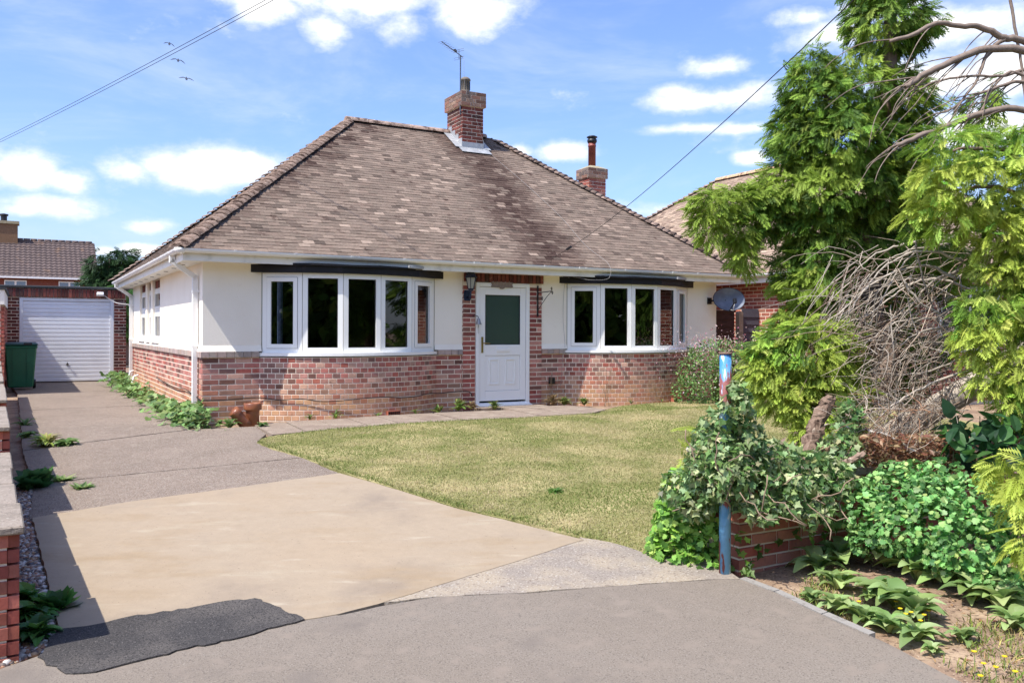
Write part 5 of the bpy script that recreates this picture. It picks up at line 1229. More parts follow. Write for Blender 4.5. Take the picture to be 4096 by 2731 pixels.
# --- yellow-green lower conifer boughs, a golden conifer nearer the wall
YB = 6.9
blobsB = [bl(1755, 800, YB, 30, 34), bl(1740, 850, YB, 26, 34), bl(1830, 770, YB, 60, 36), bl(1700, 1000, YB, 1, 1), bl(1850, 800, YB, 92, 62), bl(1800, 860, YB, 66, 58), bl(1885, 865, YB, 80, 52), bl(1845, 925, YB, 66, 48), bl(1770, 820, YB, 36, 40), bl(1925, 830, YB+.1, 52, 36), bl(1905, 770, YB, 60, 40), bl(1870, 985, YB-.1, 46, 34), bl(1790, 905, YB, 40, 40), bl(1960, 890, YB, 40, 30), bl(1940, 985, YB-.2, 40, 26)]
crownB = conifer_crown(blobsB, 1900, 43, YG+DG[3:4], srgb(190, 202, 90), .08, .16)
tk = MB(); b0 = W(2.75, -7.3, gz(2.75, -7.3)-.1); limb(tk, [b0, AT(1900, 960, 6.95), AT(1880, 880, 6.95), AT(1860, 780, 6.95)], .05, .012, BARK, 8)
for pts in ([(1890, 900), (1840, 860), (1790, 850)], [(1885, 900), (1930, 850), (1960, 830)], [(1895, 940), (1850, 930), (1830, 930)]): limb(tk, [AT(x, y, 6.95) for x, y in pts], .02, .006, BARK, 6)
tree('golden_conifer', 'small golden green conifer below the tall dark conifer, right of the pink bush', crownB, tk, base=(b0.x, b0.y, b0.z+.1))
# --- golden conifer at the right edge
YC = 6.2
blobsC = [bl(2180, 340, YC, 72, 56), bl(2260, 330, YC+.2, 60, 46), bl(2150, 430, YC, 62, 60), bl(2240, 420, YC, 92, 80), bl(2320, 420, YC, 66, 90), bl(2110, 500, YC+.1, 40, 40), bl(2190, 500, YC, 80, 44), bl(2290, 520, YC, 80, 60), bl(2352, 330, YC, 50, 60), bl(2310, 620, YC, 62, 46), bl(2345, 700, YC, 60, 60), bl(2260, 715, YC-.1, 56, 50), bl(2245, 790, YC-.1, 44, 56), bl(2300, 770, YC-.1, 60, 56), bl(2262, 860, YC-.1, 34, 52), bl(2335, 850, YC-.2, 48, 62), bl(2330, 930, YC-.2, 36, 30), bl(2400, 560, YC, 90, 120), bl(2430, 760, YC, 90, 120), bl(2440, 420, YC, 90, 110), bl(2420, 900, YC, 80, 70), bl(2330, 560, YC, 50, 60)]
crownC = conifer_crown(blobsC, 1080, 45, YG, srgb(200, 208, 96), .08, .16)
tk = MB(); b0 = W(5.0, -6.9, gz(5.0, -6.9)-.1)
limb(tk, [b0, AT(2480, 900, 6.3), AT(2470, 600, 6.3), AT(2450, 300, 6.3), AT(2440, 150, 6.3)], .11, .03, BARK, 10)
for pts in ([(2475, 700), (2400, 640), (2330, 640), (2270, 700)], [(2470, 560), (2380, 480), (2290, 430), (2180, 440)], [(2460, 420), (2380, 360), (2280, 340), (2190, 345)], [(2480, 820), (2400, 780), (2320, 770), (2250, 780)]): limb(tk, [AT(x, y, 6.25) for x, y in pts], .03, .008, BARK, 6, .008)
tree('golden_conifer', 'bright golden green conifer boughs hanging in at the right picture edge', crownC, tk, base=(b0.x, b0.y, b0.z+.1))
blobsE = [bl(2322, 1075, 4.9, 44, 40), bl(2345, 1130, 4.8, 44, 50), bl(2352, 1240, 4.7, 26, 36), bl(2400, 1100, 4.8, 50, 60), bl(2285, 1080, 4.9, 22, 14)]
crownE = conifer_crown(blobsE, 900, 46, YG, srgb(204, 210, 96), .10, .17)
tk = MB(); b0 = W(4.05, -8.75, gz(4, -8.75)-.05); limb(tk, [b0, AT(2460, 1180, 4.9), AT(2400, 1100, 4.85), AT(2330, 1085, 4.85)], .018, .006, BARK, 6)
tree('conifer_seedling', 'low bright yellow green conifer sprays above the leafy ground cover at right', crownE, tk, base=(b0.x, b0.y, b0.z+.05))
# --- conifer sprigs left of the post
blobsF = [bl(1608, 992, 5.9, 26, 16), bl(1575, 1040, 5.8, 20, 14), bl(1640, 1010, 5.9, 22, 20), bl(1545, 1115, 5.7, 22, 14), bl(1590, 1060, 5.8, 24, 20)]
crownF = conifer_crown(blobsF, 700, 47, YG, srgb(200, 208, 96), .10, .17)
tk = MB(); b0 = W(1.78, -8.05, gz(1.78, -8.05)-.05); limb(tk, [b0, AT(1640, 1080, 5.8), AT(1600, 1020, 5.85), AT(1600, 990, 5.9)], .012, .004, BARK, 6); limb(tk, [AT(1640, 1080, 5.8), AT(1590, 1060, 5.8), AT(1550, 1110, 5.7)], .008, .003, BARK, 6)
tree('conifer_seedling', 'pale yellow green conifer sprigs poking out left of the blue post', crownF, tk, base=(b0.x, b0.y, b0.z+.05))
# --- conifers out of the picture to the right, mirrored in the window panes
for i, (u, v, hh, sd_) in enumerate(((*UV(7.4, 4.6), 6.6, 51), (*UV(9.4, 9.6), 6.8, 52), (*UV(10.2, 12.2), 6.0, 53))):
    b0 = W(u, v, gz(u, v)); bls = [(b0+Vector((random.uniform(-.5, .5), random.uniform(-.5, .5), .7+k*.62)), 1.15*(1-.6*k/9), 1.15*(1-.6*k/9), .55) for k in range(int(hh/.62))]
    cr = conifer_crown(bls, 75, sd_, DG, srgb(120, 150, 56), .3, .5); tk = MB(); limb(tk, [b0-Vector((0, 0, .1)), b0+Vector((0, 0, hh*.5)), b0+Vector((0, 0, hh))], .14, .03, BARK, 8)
    tree('conifer_tree', 'dark conifer mirrored in the window panes, just outside the right picture edge', cr, tk, base=tuple(b0), group='conifers mirrored in the window panes')

# --- bare pruned limbs at upper right
dt = empty('bare_tree', W(4.3, -6.6, gz(4.3, -6.6)), 0, 'bare grey leafless limbs of a dying conifer against the sky at upper right', 'tree')
dbase = np.array(W(4.3, -6.6, gz(4.3, -6.6)))
def dead_part(nm, mb): mb.v = [tuple(np.array(p)-dbase) for p in mb.v]; o = mb.build(nm, m_twig, dt, True); return tag(o, kind='stuff') if nm == 'twigs' else o
YD = 7.2
t_ = MB(); limb(t_, [W(4.3, -6.6, gz(4.3, -6.6)-.1), AT(2500, 700, YD), AT(2520, 400, YD), AT(2520, 150, YD), AT(2500, -60, YD)], .12, .06, GREYW, 10); dead_part('trunk', t_)
LB = [([(2520, 180), (2352, 96), (2306, 88), (2258, 64), (2205, 60), (2151, 55), (2097, 80), (2044, 96)], .040, .018), ([(2520, 160), (2352, 116), (2258, 114), (2191, 139), (2124, 171), (2080, 200)], .046, .026), ([(2520, 330), (2352, 254), (2271, 257), (2205, 278), (2124, 308), (2060, 334)], .038, .022),
      ([(2306, 92), (2271, 120), (2244, 182), (2191, 257)], .024, .010), ([(2318, -10), (2334, 80), (2343, 134), (2358, 268), (2323, 345)], .016, .012), ([(2500, 240), (2352, 190), (2280, 205), (2220, 228), (2170, 260)], .022, .008), ([(2352, 160), (2300, 175), (2230, 176), (2150, 188), (2110, 210)], .018, .008), ([(2400, 200), (2330, 165), (2290, 190), (2250, 260)], .02, .01)]
lines = []
for pts, r0, r1 in LB:
    o = MB(); lines.append((limb(o, [AT(x, y, YD-.15+.0006*(x-2100)) for x, y in pts], r0*.82, r1*.8, LIMBC, 8, .006), r1)); dead_part('limb', o)
g = random.Random(77)
for i in range(11):
    o = MB()
    for j in range(5):
        ln, r = lines[g.choice([0, 1, 1, 2, 5, 6, 7])]; p = ln[g.randrange(len(ln)//4, len(ln))]; k = FD/YD
        L_ = g.uniform(.25, .8); d = Vector((-.85, g.uniform(-.25, .25), g.uniform(-.55, .10))).normalized(); q = [p]; dd = d.copy()
        for m in range(6): dd = (dd+Vector((g.uniform(-.15, .15), g.uniform(-.15, .15), g.uniform(-.32, .06)))).normalized(); q.append(q[-1]+dd*L_/6)
        limb(o, q, .0065, .0025, shade(LIMBC, g.uniform(.7, 1.2)), 5, .0, 2)
    dead_part('twigs', o)
blobsG = [bl(2262, 235, YD+.6, 40, 42), bl(2230, 300, YD+.4, 30, 24)]
V, Fc, C = conifer_crown(blobsG, 380, 49, DG, srgb(110, 140, 50)); link('foliage_tuft', np_mesh('foliage_tuft', V-dbase, Fc, C, m_conif), dt)

# --- tangle of dead twigs
dw = empty('dead_shrub', W(3.6, -7.3, gz(3.6, -7.3)), 0, 'tangled mass of dead grey twigs and branches between the two conifers', 'shrub')
wb = np.array(W(3.6, -7.3, gz(3.6, -7.3)))
def dw_part(nm, mb): mb.v = [tuple(np.array(p)-wb) for p in mb.v]; o = mb.build(nm, m_twig, dw, True); return tag(o, kind='stuff') if nm == 'twigs' else o
g = random.Random(5)
MAIN = [[(2230, 665), (2150, 640), (2080, 660), (2000, 720), (1940, 745), (1880, 800)], [(2200, 620), (2140, 650), (2080, 720), (2030, 800), (2010, 880)], [(2150, 560), (2080, 600), (2030, 680), (2010, 760)], [(2220, 760), (2150, 730), (2060, 740), (1990, 790), (1950, 860)], [(2200, 640), (2120, 612), (2020, 640), (1950, 700), (1890, 745)], [(2210, 690), (2100, 650), (2010, 700), (1960, 770), (1920, 800)], [(2210, 600), (2130, 575), (2050, 600), (1990, 660), (1950, 720)], [(2180, 560), (2090, 575), (2010, 620), (1960, 700), (1880, 760)], [(2230, 740), (2120, 760), (2060, 800), (2000, 850)], [(2190, 545), (2080, 560), (2000, 590), (1940, 650)],
        [(2080, 1040), (2060, 900), (2050, 800), (2045, 700)], [(2250, 800), (2140, 850), (2060, 860), (1980, 850)], [(2100, 540), (2120, 640), (2150, 720), (2180, 820)], [(2230, 850), (2120, 890), (2040, 940), (1990, 1000)], [(1890, 975), (1990, 985), (2080, 1010), (2130, 1050)], [(2060, 620), (2110, 690), (2200, 740), (2250, 760)]]
base_pts = []
for m in MAIN:
    o = MB(); y = g.uniform(6.35, 7.1); r = g.uniform(.007, .013); base_pts += limb(o, [AT(x, yy, y+g.uniform(-.1, .1)) for x, yy in m], r, .004, shade(GREYW, g.uniform(.6, 1.0)), 6, .008, 6); dw_part('branch', o)
def twig_cloud(n, region, ysp, L0, L1, r, flow, cset, curl):
    o = MB()
    for i in range(n):
        px, py = g.uniform(region[0], region[1]), g.uniform(region[2], region[3]); p = AT(px, py, g.uniform(*ysp)); L_ = g.uniform(L0, L1)
        d = Vector((flow[0]+g.gauss(0, flow[3]), flow[1]+g.gauss(0, flow[3]), flow[2]+g.gauss(0, flow[3]))).normalized(); q = [p]; m = 6
        for k in range(m): d = (d+Vector((g.gauss(0, curl), g.gauss(0, curl), g.gauss(-.10, curl)))).normalized(); q.append(q[-1]+d*L_/m)
        rr = r*g.uniform(.6, 1.3); c = shade(g.choice(cset), g.uniform(.65, 1.15)); o.tube(q, [rr*(1-.65*k/m) for k in range(m+1)], 4, c, False)
    return o
CS = [GREYW, srgb(176, 158, 140), srgb(156, 134, 116), srgb(190, 176, 160)]
for i in range(4): dw_part('twigs', twig_cloud(34, (1960, 2230, 560, 780), (6.3, 7.3), .3, .8, .0040, (-.8, 0, -.28, .42), CS, .2))
for i in range(5): dw_part('twigs', twig_cloud(52, (1985, 2230, 760, 960), (6.2, 7.2), .2, .5, .0036, (-.7, 0, .0, .55), CS, .2))
for i in range(5): dw_part('twigs', twig_cloud(80, (1960, 2200, 920, 1055), (6.0, 6.9), .15, .42, .0033, (-.6, 0, .05, .8), CS+[srgb(168, 128, 100)], .25))
for i in range(2): dw_part('twigs', twig_cloud(30, (1900, 2020, 580, 760), (6.6, 7.4), .3, .7, .005, (-.55, 0, -.7, .25), [BARK, GREYW], .12))
for i in range(2): dw_part('twigs', twig_cloud(60, (1990, 2180, 620, 880), (7.3, 8.2), .4, .9, .007, (-.5, .1, -.4, .6), [srgb(96, 80, 70), srgb(70, 58, 52)], .15))
g2 = np.random.default_rng(8); n = 5200
P = np.array([AT(g2.uniform(1970, 2230), g2.uniform(1000, 1075), g2.uniform(5.9, 6.9))[:] for _ in range(n)])
V, Fc, C = scatter(SMALL, P, g2.normal(size=(n, 3))*[1, 1, .4], g2.normal(size=(n, 3))*.5+[0, 0, 1], .03+.04*g2.random(n), cols([srgb(166, 126, 98), srgb(140, 98, 74), srgb(190, 162, 132)], n, g2))
tag(link('leaf_litter', np_mesh('leaf_litter', V, Fc, C, m_leaf)), 'brown dead conifer litter heaped behind the right garden wall', 'litter', kind='stuff')
# cut logs and sticks
m_bark = M('split_bark', src='attr', mul=.85, rough=.9, spec=.2, mixes=((26, 4, srgb(84, 66, 56), .5, .68, (1, 1, .35)), (40, 3, srgb(190, 172, 152), .58, .74, (1, 1, .4))), bumps=((40, 1.0, 4),))
def stick(name, pts, r0, r1, c, label, n=9):
    o = MB(); limb(o, [AT(*p) for p in pts], r0, r1, c, n, .006, 5)
    k_ = random.Random(len(label)); o.v = [(x+k_.uniform(-.16, .16)*r0, y+k_.uniform(-.16, .16)*r0, z+k_.uniform(-.2, .2)*r0) for x, y, z in o.v]
    return tag(link(name, o.mesh(name, m_bark, False)), label, 'wood')
stick('tree_stump', [(1845, 1060, 6.3), (1868, 1005, 6.33), (1876, 975, 6.35), (1890, 945, 6.37), (1904, 914, 6.4)], .068, .050, srgb(138, 116, 100), 'tall sawn leaning stump standing in the ivy')
stick('log', [(1880, 1045, 6.1), (1922, 1022, 5.95)], .045, .042, srgb(150, 122, 102), 'short sawn log lying in the ivy below the leaning stump')
stick('branch_stub', [(1580, 1028, 5.75), (1604, 1058, 5.75)], .016, .013, srgb(190, 180, 168), 'pale bare branch stub left of the blue post')
stick('stick', [(1925, 978, 6.15), (1965, 982, 6.1), (2040, 1000, 6.0), (2110, 1042, 5.95)], .009, .005, PALEW, 'long pale bent stick across the dead twigs')
stick('log', [(1930, 1062, 5.85), (1965, 1052, 5.8), (1985, 1040, 5.8)], .026, .018, srgb(156, 132, 116), 'broken grey branch lying on the wall coping')

# --- ivy over post and wall
def leaf_mass(blobs, dens, seed, tm, s0, s1, pal, up=.5, droop=.2):
    g = np.random.default_rng(seed); parts = []
    cen = np.array([b[0][:] for b in blobs]); rad = np.array([b[1:4] for b in blobs], float)
    for (c, rx, ry, rz) in blobs:
        n = int(dens*(rx*rz+rx*ry+ry*rz)*4.2/3); d = rand_unit(n, g); r = np.where(g.random(n) < .75, .85+.22*g.random(n), .4+.5*g.random(n))[:, None]
        P = np.array(c[:])+d*[rx, ry, rz]*r
        q = ((P[:, None]-cen[None])/rad[None]); keep = ((q**2).sum(2) < .35).sum(1) < 1; P, d = P[keep], d[keep]; n = len(P)
        nr = d+np.array([0, 0, up])+.45*g.normal(size=(n, 3)); ax = g.normal(size=(n, 3))*.8+np.array([0, 0, -droop])+d*.3
        parts.append(scatter(tm, P, ax, nr, s0+(s1-s0)*g.random(n)**1.3, cols(pal, n, g, .2, .07)))
    return merge(parts)
def plant(name, label, cat, mass, base, mat=None, group=None, stems=None, kind=None):
    t = empty(name, base, 0, label, cat, group); V, Fc, C = mass
    link('leaves', np_mesh('leaves', V-np.array(base), Fc, C, mat or m_leaf), t)
    if stems is not None: stems.v = [tuple(np.array(p)-np.array(base)) for p in stems.v]; tag(stems.build('stem', m_twig, t, True), kind='stuff')
    return t
IV = [srgb(102, 136, 78), srgb(128, 158, 96), srgb(156, 180, 124), srgb(86, 118, 68), srgb(178, 194, 144), srgb(142, 170, 100), srgb(192, 198, 146)]
YI = 5.36
ivyb = [bl(1695, 895, 5.33, 26, 22), bl(1690, 925, 5.28, 34, 30), bl(1665, 965, 5.30, 26, 30), bl(1708, 960, 5.34, 26, 28), bl(1720, 1005, 5.34, 34, 28), bl(1650, 1010, 5.32, 26, 26), bl(1670, 1045, 5.24, 40, 34), bl(1680, 1090, 5.22, 44, 40), bl(1650, 1120, 5.24, 26, 26), bl(1650, 985, YI+.15, 46, 40), bl(1640, 1060, YI, 60, 50), bl(1700, 1060, YI+.05, 60, 50), bl(1770, 1060, YI+.2, 66, 50), bl(1840, 1075, YI+.3, 66, 46), bl(1900, 1085, YI+.4, 50, 36), bl(1630, 1120, YI+.05, 44, 40), bl(1720, 1120, YI-.05, 60, 50), bl(1800, 1120, YI+.05, 60, 44), bl(1870, 1120, YI+.2, 46, 36), bl(1750, 1170, YI-.1, 46, 34), bl(1820, 1160, YI, 40, 26), bl(1900, 1140, YI+.25, 26, 36), bl(1930, 1035, YI+.6, 46, 46), bl(1950, 965, YI+.75, 30, 44), bl(1895, 1175, YI+.15, 20, 22), bl(1600, 1085, YI, 34, 36), bl(1560, 1120, YI+.15, 40, 40), bl(1600, 1140, YI+.05, 46, 50), bl(1620, 1020, YI+.2, 34, 40), bl(1860, 1185, YI+.02, 26, 30), bl(1930, 1100, YI+.35, 30, 40)]
st_ = MB(); g = random.Random(3)
for i in range(26):
    b_ = g.choice(ivyb); p = b_[0]; q = [Vector((p.x+g.uniform(-.15, .15), p.y-b_[2]*.8, p.z+g.uniform(-.12, .12)))]
    d = Vector((g.uniform(-1, 1), g.uniform(-.3, .1), g.uniform(-.8, .5))).normalized()
    for k in range(5): d = (d+Vector((g.gauss(0, .4), g.gauss(0, .2), g.gauss(0, .4)))).normalized(); q.append(q[-1]+d*.06)
    st_.tube(q, .004, 5, shade(srgb(158, 136, 116), g.uniform(.8, 1.1)))
plant('ivy', 'thick grey green ivy climbing the blue post and smothering the garden wall', 'ivy', leaf_mass(ivyb, 4200, 61, IVY, .03, .062, IV, .6, .5), tuple(W(2.0, -8.3, gz(2, -8.3))), stems=st_)
# trailing ivy on the brick face
trail = [bl(1718, 1285, 5.42, 16, 12), bl(1700, 1245, 5.4, 14, 22), bl(1745, 1262, 5.5, 12, 12), bl(1715, 1310, 5.36, 18, 12), bl(1850, 1225, 5.6, 20, 20), bl(1905, 1205, 5.75, 20, 26), bl(1800, 1245, 5.55, 10, 10), bl(1770, 1190, 5.5, 16, 14)]
plant('ivy', 'few bright ivy shoots trailing down the face of the brick garden wall', 'ivy', leaf_mass(trail, 900, 62, IVY, .04, .07, [srgb(104, 140, 60), srgb(124, 160, 70), srgb(84, 118, 56)], .3, .4), tuple(W(1.9, -8.45, gz(1.9, -8.45))))
# bright green bush left of the post
GB = [srgb(136, 183, 80), srgb(156, 201, 91), srgb(116, 163, 71), srgb(176, 215, 107), srgb(98, 138, 64)]
YL = 5.75
gbb = [bl(1585, 1190, YL, 80, 60), bl(1545, 1240, YL-.05, 50, 46), bl(1620, 1240, YL-.05, 62, 60), bl(1600, 1140, YL, 66, 46), bl(1645, 1180, YL-.05, 40, 60), bl(1560, 1275, YL-.1, 56, 30), bl(1630, 1290, YL-.2, 52, 26), bl(1510, 1262, YL, 26, 26), bl(1560, 1105, YL+.05, 36, 26), bl(1540, 1170, YL, 30, 30)]
plant('leafy_bush', 'bright green lobed leafy bush at the foot of the blue post by the lawn', 'bush', leaf_mass(gbb, 2700, 63, LOBE, .035, .065, GB, .7, .2), tuple(W(1.6, -8.1, gz(1.6, -8.1))))
# leafy ground cover at right: one mass, nobody could count it
GC = [srgb(125, 179, 103), srgb(145, 197, 116), srgb(107, 156, 89), srgb(165, 210, 132), srgb(94, 136, 78), srgb(183, 212, 129)]
YR = 5.2
gcb = [bl(1995, 1180, YR+.45, 60, 60), bl(2060, 1130, YR+.45, 70, 50), bl(2060, 1210, YR+.3, 70, 60), bl(2140, 1130, YR+.4, 70, 46), bl(2150, 1200, YR+.2, 80, 70), bl(2240, 1160, YR+.2, 70, 66), bl(2240, 1250, YR, 80, 66), bl(2320, 1210, YR, 60, 60), bl(2330, 1290, YR-.15, 60, 50), bl(2180, 1275, YR+.05, 60, 44), bl(2080, 1085, YR+.6, 60, 26), bl(2160, 1085, YR+.5, 50, 26), bl(2400, 1220, YR, 80, 80), bl(2000, 1120, YR+.55, 30, 30), bl(2345, 1360, YR-.3, 40, 30), bl(1985, 1240, YR+.35, 36, 30), bl(2290, 1340, YR-.2, 50, 30), bl(2400, 1330, YR-.2, 60, 50)]
V, Fc, C = leaf_mass(gcb, 3800, 64, LOBE, .026, .048, GC, .9, .15)
tag(link('ground_cover', np_mesh('ground_cover', V, Fc, C, m_leaf)), 'dense pale green leafy ground cover over the right garden wall', 'ground cover', kind='stuff')
# dark laurel-like shrub
YS = 5.9
lsb = [bl(2210, 985, YS, 34, 34), bl(2270, 990, YS, 50, 40), bl(2330, 1000, YS, 40, 46), bl(2240, 1045, YS-.05, 50, 34), bl(2310, 1050, YS-.1, 46, 40), bl(2190, 1035, YS, 22, 26), bl(2370, 1020, YS, 40, 60)]
sm_ = MB()
for b_ in lsb: sm_.tube([W(3.9, -7.9, gz(3.9, -7.9)), Vector(b_[0])-Vector((0, 0, .1)), Vector(b_[0])], [.014, .009, .004], 6, srgb(96, 100, 62))
plant('laurel_shrub', 'dark glossy large leaved shrub at the right edge under the golden conifer', 'shrub', leaf_mass(lsb, 420, 65, OVAL, .10, .17, [srgb(48, 84, 52), srgb(60, 104, 58), srgb(38, 66, 46), srgb(84, 128, 62)], .7, .3), tuple(W(3.9, -7.9, gz(3.9, -7.9))), stems=sm_)
# broad leaved rosettes on the verge
def rosette(name, px, py, n, s, label, group, pal, tm=BROAD, seed=0, up=.75):
    g = np.random.default_rng(seed); b = (PY0-py)/FD; r = (px-PX0)/FD; z = -.28
    for _ in range(30):
        y = (z-EYE)/b; u, v = UV(r*y, y); z = .5*z+.5*(gz(u, v)-.045)
    base = np.array((r*y, y, z)); a = np.linspace(0, 2*np.pi*(n//6+1), n)+g.normal(size=n)*.3; el_ = .35+.85*np.linspace(0, 1, n)*up+g.normal(size=n)*.12
    ax = np.c_[np.cos(a)*np.cos(el_), np.sin(a)*np.cos(el_), np.sin(el_)]; nr = np.c_[-np.cos(a)*np.sin(el_), -np.sin(a)*np.sin(el_), np.cos(el_)]
    V, Fc, C = scatter(tm, np.tile([0, 0, .0], (n, 1))+ax*.01, ax, nr+.15*g.normal(size=(n, 3)), s*(.65+.45*g.random(n)), cols(pal, n, g, .14, .05))
    t = empty(name, tuple(base), 0, label, 'plant', group); link('leaves', np_mesh('leaves', V, Fc, C, m_leaf, True), t); return t
RG = [srgb(146, 172, 104), srgb(162, 186, 118), srgb(126, 154, 90), srgb(176, 198, 134)]
ROS = [(1880, 1310, 12, .20), (1935, 1290, 14, .24), (1925, 1350, 12, .17), (2040, 1300, 16, .25), (2110, 1330, 16, .25), (2180, 1340, 14, .22), (2060, 1395, 16, .22), (2010, 1370, 12, .18), (1925, 1405, 16, .15), (1865, 1380, 8, .10), (2105, 1420, 14, .18), (2245, 1375, 14, .20), (2300, 1400, 14, .20), (2045, 1450, 12, .15), (2110, 1470, 12, .15), (2330, 1440, 12, .15), (2145, 1497, 8, .07), (2215, 1470, 10, .10), (2280, 1310, 12, .2), (1985, 1425, 10, .14)]
WHERE = ['against the brick garden wall', 'beside the brick garden wall corner', 'just below the garden wall', 'under the ground cover, large', 'large, in the middle of the verge', 'large, right of the verge middle', 'broad, nearest the pale edging end', 'small, left of the broad middle one', 'ruffled, touching the pale edging strip', 'tiny, on bare soil beside the edging', 'upright, above the yellow flowers', 'at the right, under the ground cover', 'at the right edge, larger', 'low, spreading over the asphalt edge', 'low, second one over the asphalt edge', 'near the right edge, low', 'tiny, alone on the bare soil', 'small, right of the yellow flowers', 'half hidden by the ground cover at right', 'pale, between the edging and the middle one']
for i, (px, py, n, s) in enumerate(ROS): rosette('broadleaf_plant', px, py, n+5, s*1.25, 'broad leaved green weed rosette ' + WHERE[i], 'broad leaved weeds on the verge', RG, seed=100+i)
# little yellow flowers
def flowers(spots, label, seed):
    g = random.Random(seed)
    for i, (px, py) in enumerate(spots):
        b = (PY0-py)/FD; r = (px-PX0)/FD; z = -.22; y = (z-EYE)/b
        t = empty('yellow_flower', (r*y, y, z-.08), 0, label, 'flower', label); t.scale = (.62, .62, .8)
        o = MB(); o.tube([(0, 0, 0), (.005, 0, .04), (0, .004, .078)], .0025, 5); o.build('stem', M('flower_stem', srgb(110, 140, 70)) if 'flower_stem' not in D.materials else D.materials['flower_stem'], t)
        o = MB(); n = 8
        for k in range(n): a = 2*math.pi*k/n; o.extrude([(0, 0, .078), (.018*math.cos(a-.35), .018*math.sin(a-.35), .084), (.02*math.cos(a), .02*math.sin(a), .085), (.018*math.cos(a+.35), .018*math.sin(a+.35), .084)], (0, 0, .003))
        o.build('petals', M('yellow_petal', srgb(232, 202, 40), rough=.6, transl=.2) if 'yellow_petal' not in D.materials else D.materials['yellow_petal'], t)
flowers([(2070, 1388), (2083, 1400), (2095, 1396), (2108, 1385), (2125, 1402), (2060, 1372), (2117, 1415), (2135, 1392), (1975, 1372)], 'small yellow daisy flower among the verge rosettes', 1)
flowers([(2240, 1485), (2262, 1512), (2290, 1520), (2310, 1496), (2335, 1530), (2255, 1540)], 'small yellow flower low on the bare verge at bottom right', 2)
# low weeds and dry grass on the verge
def tufts(spots, seed, pal, hmin, hmax, n, sp):
    g = np.random.default_rng(seed); parts = []
    for (u, v) in spots:
        m = n; Q = np.c_[u+g.normal(size=m)*sp, v+g.normal(size=m)*sp]; parts.append(grass_mesh(Q, hmin+(hmax-hmin)*g.random(m), cols(pal, m, g), seed+len(parts)))
    V, Fc, C = merge(parts); V[:, 2] -= .04; return V, Fc, C
VERGE = [(1.75, -8.7), (1.75, -9.4), (1.62, -10.1), (1.3, -11), (3.5, -11), (6, -9.5), (6, -8.6)]
Qv = blades(26000, VERGE, 0, 0, 71); k = vnoise(Qv[:, 0], Qv[:, 1], 2.2, 9); Qv = Qv[k > .64]
V, Fc, C = grass_mesh(Qv, .02+.04*rng.random(len(Qv)), cols([srgb(150, 160, 84), srgb(186, 172, 112), srgb(120, 142, 66)], len(Qv), rng), 72); V[:, 2] -= .045
tag(link('verge_grass', np_mesh('verge_grass', V, Fc, C, m_grass)), 'sparse dry grass on the bare verge at bottom right', 'grass', kind='stuff')
n = 3000; Qv = blades(9000, VERGE, 0, 0, 73)[:n]; n = len(Qv)
Pw = np.c_[C0[0]+UX*Qv[:, 0]-UY*Qv[:, 1], C0[1]+UY*Qv[:, 0]+UX*Qv[:, 1], gzn(Qv[:, 0], Qv[:, 1])-.046]
V, Fc, C = scatter(SMALL, Pw, rng.normal(size=(n, 3))*[1, 1, .05], np.tile([0, 0, 1.], (n, 1))+.2*rng.normal(size=(n, 3)), .015+.035*rng.random(n), cols([srgb(150, 120, 94), srgb(186, 160, 128), srgb(110, 84, 66)], n, rng))
tag(link('verge_litter', np_mesh('verge_litter', V, Fc, C, m_leaf)), 'dry fallen leaves and chips on the bare verge soil', 'litter', kind='stuff')

# --- pink flowering bush at the house corner
PK = W(8.35, -1.15, .0); pkb = [(PK+Vector((dx, dy, z)), rx, rx*.9, rz) for dx, dy, z, rx, rz in ((0, 0, .35, .62, .40), (-.25, 0, .55, .45, .35), (.3, .05, .6, .5, .38), (.05, 0, .88, .55, .26), (-.45, -.1, .22, .35, .28), (.5, 0, .3, .4, .35))]
st_ = MB(); g = random.Random(9)
for i in range(40): a = g.uniform(0, 6.28); r_ = g.uniform(.1, .5); st_.tube([PK, PK+Vector((r_*.5*math.cos(a), r_*.5*math.sin(a), .5)), PK+Vector((r_*math.cos(a), r_*math.sin(a), g.uniform(.8, 1.12)))], [.006, .004, .002], 5, srgb(120, 132, 78))
pk = plant('flowering_bush', 'loose green bush topped with small pink flowers at the right corner of the bungalow', 'bush', leaf_mass(pkb, 1500, 81, OVAL, .032, .06, [srgb(126, 164, 92), srgb(146, 180, 108), srgb(106, 142, 78), srgb(90, 124, 70)], .6, .3), tuple(PK), stems=st_)
gp = np.random.default_rng(82); n = 1300; P = np.array(PK)+np.c_[gp.normal(size=n)*.44, gp.normal(size=n)*.3-.1, 1.02+.13*gp.normal(size=n)]; lowm = gp.random(n) < .35; P[lowm, 2] -= .1+.5*gp.random(lowm.sum()); P[lowm, 1] -= .25
V, Fc, C = scatter(SMALL, P, gp.normal(size=(n, 3)), gp.normal(size=(n, 3)), .02+.03*gp.random(n), cols([srgb(226, 186, 190), srgb(238, 214, 212), srgb(206, 130, 146), srgb(232, 200, 188)], n, gp)); link('flowers', np_mesh('flowers', V-np.array(PK), Fc, C, m_leaf), pk)

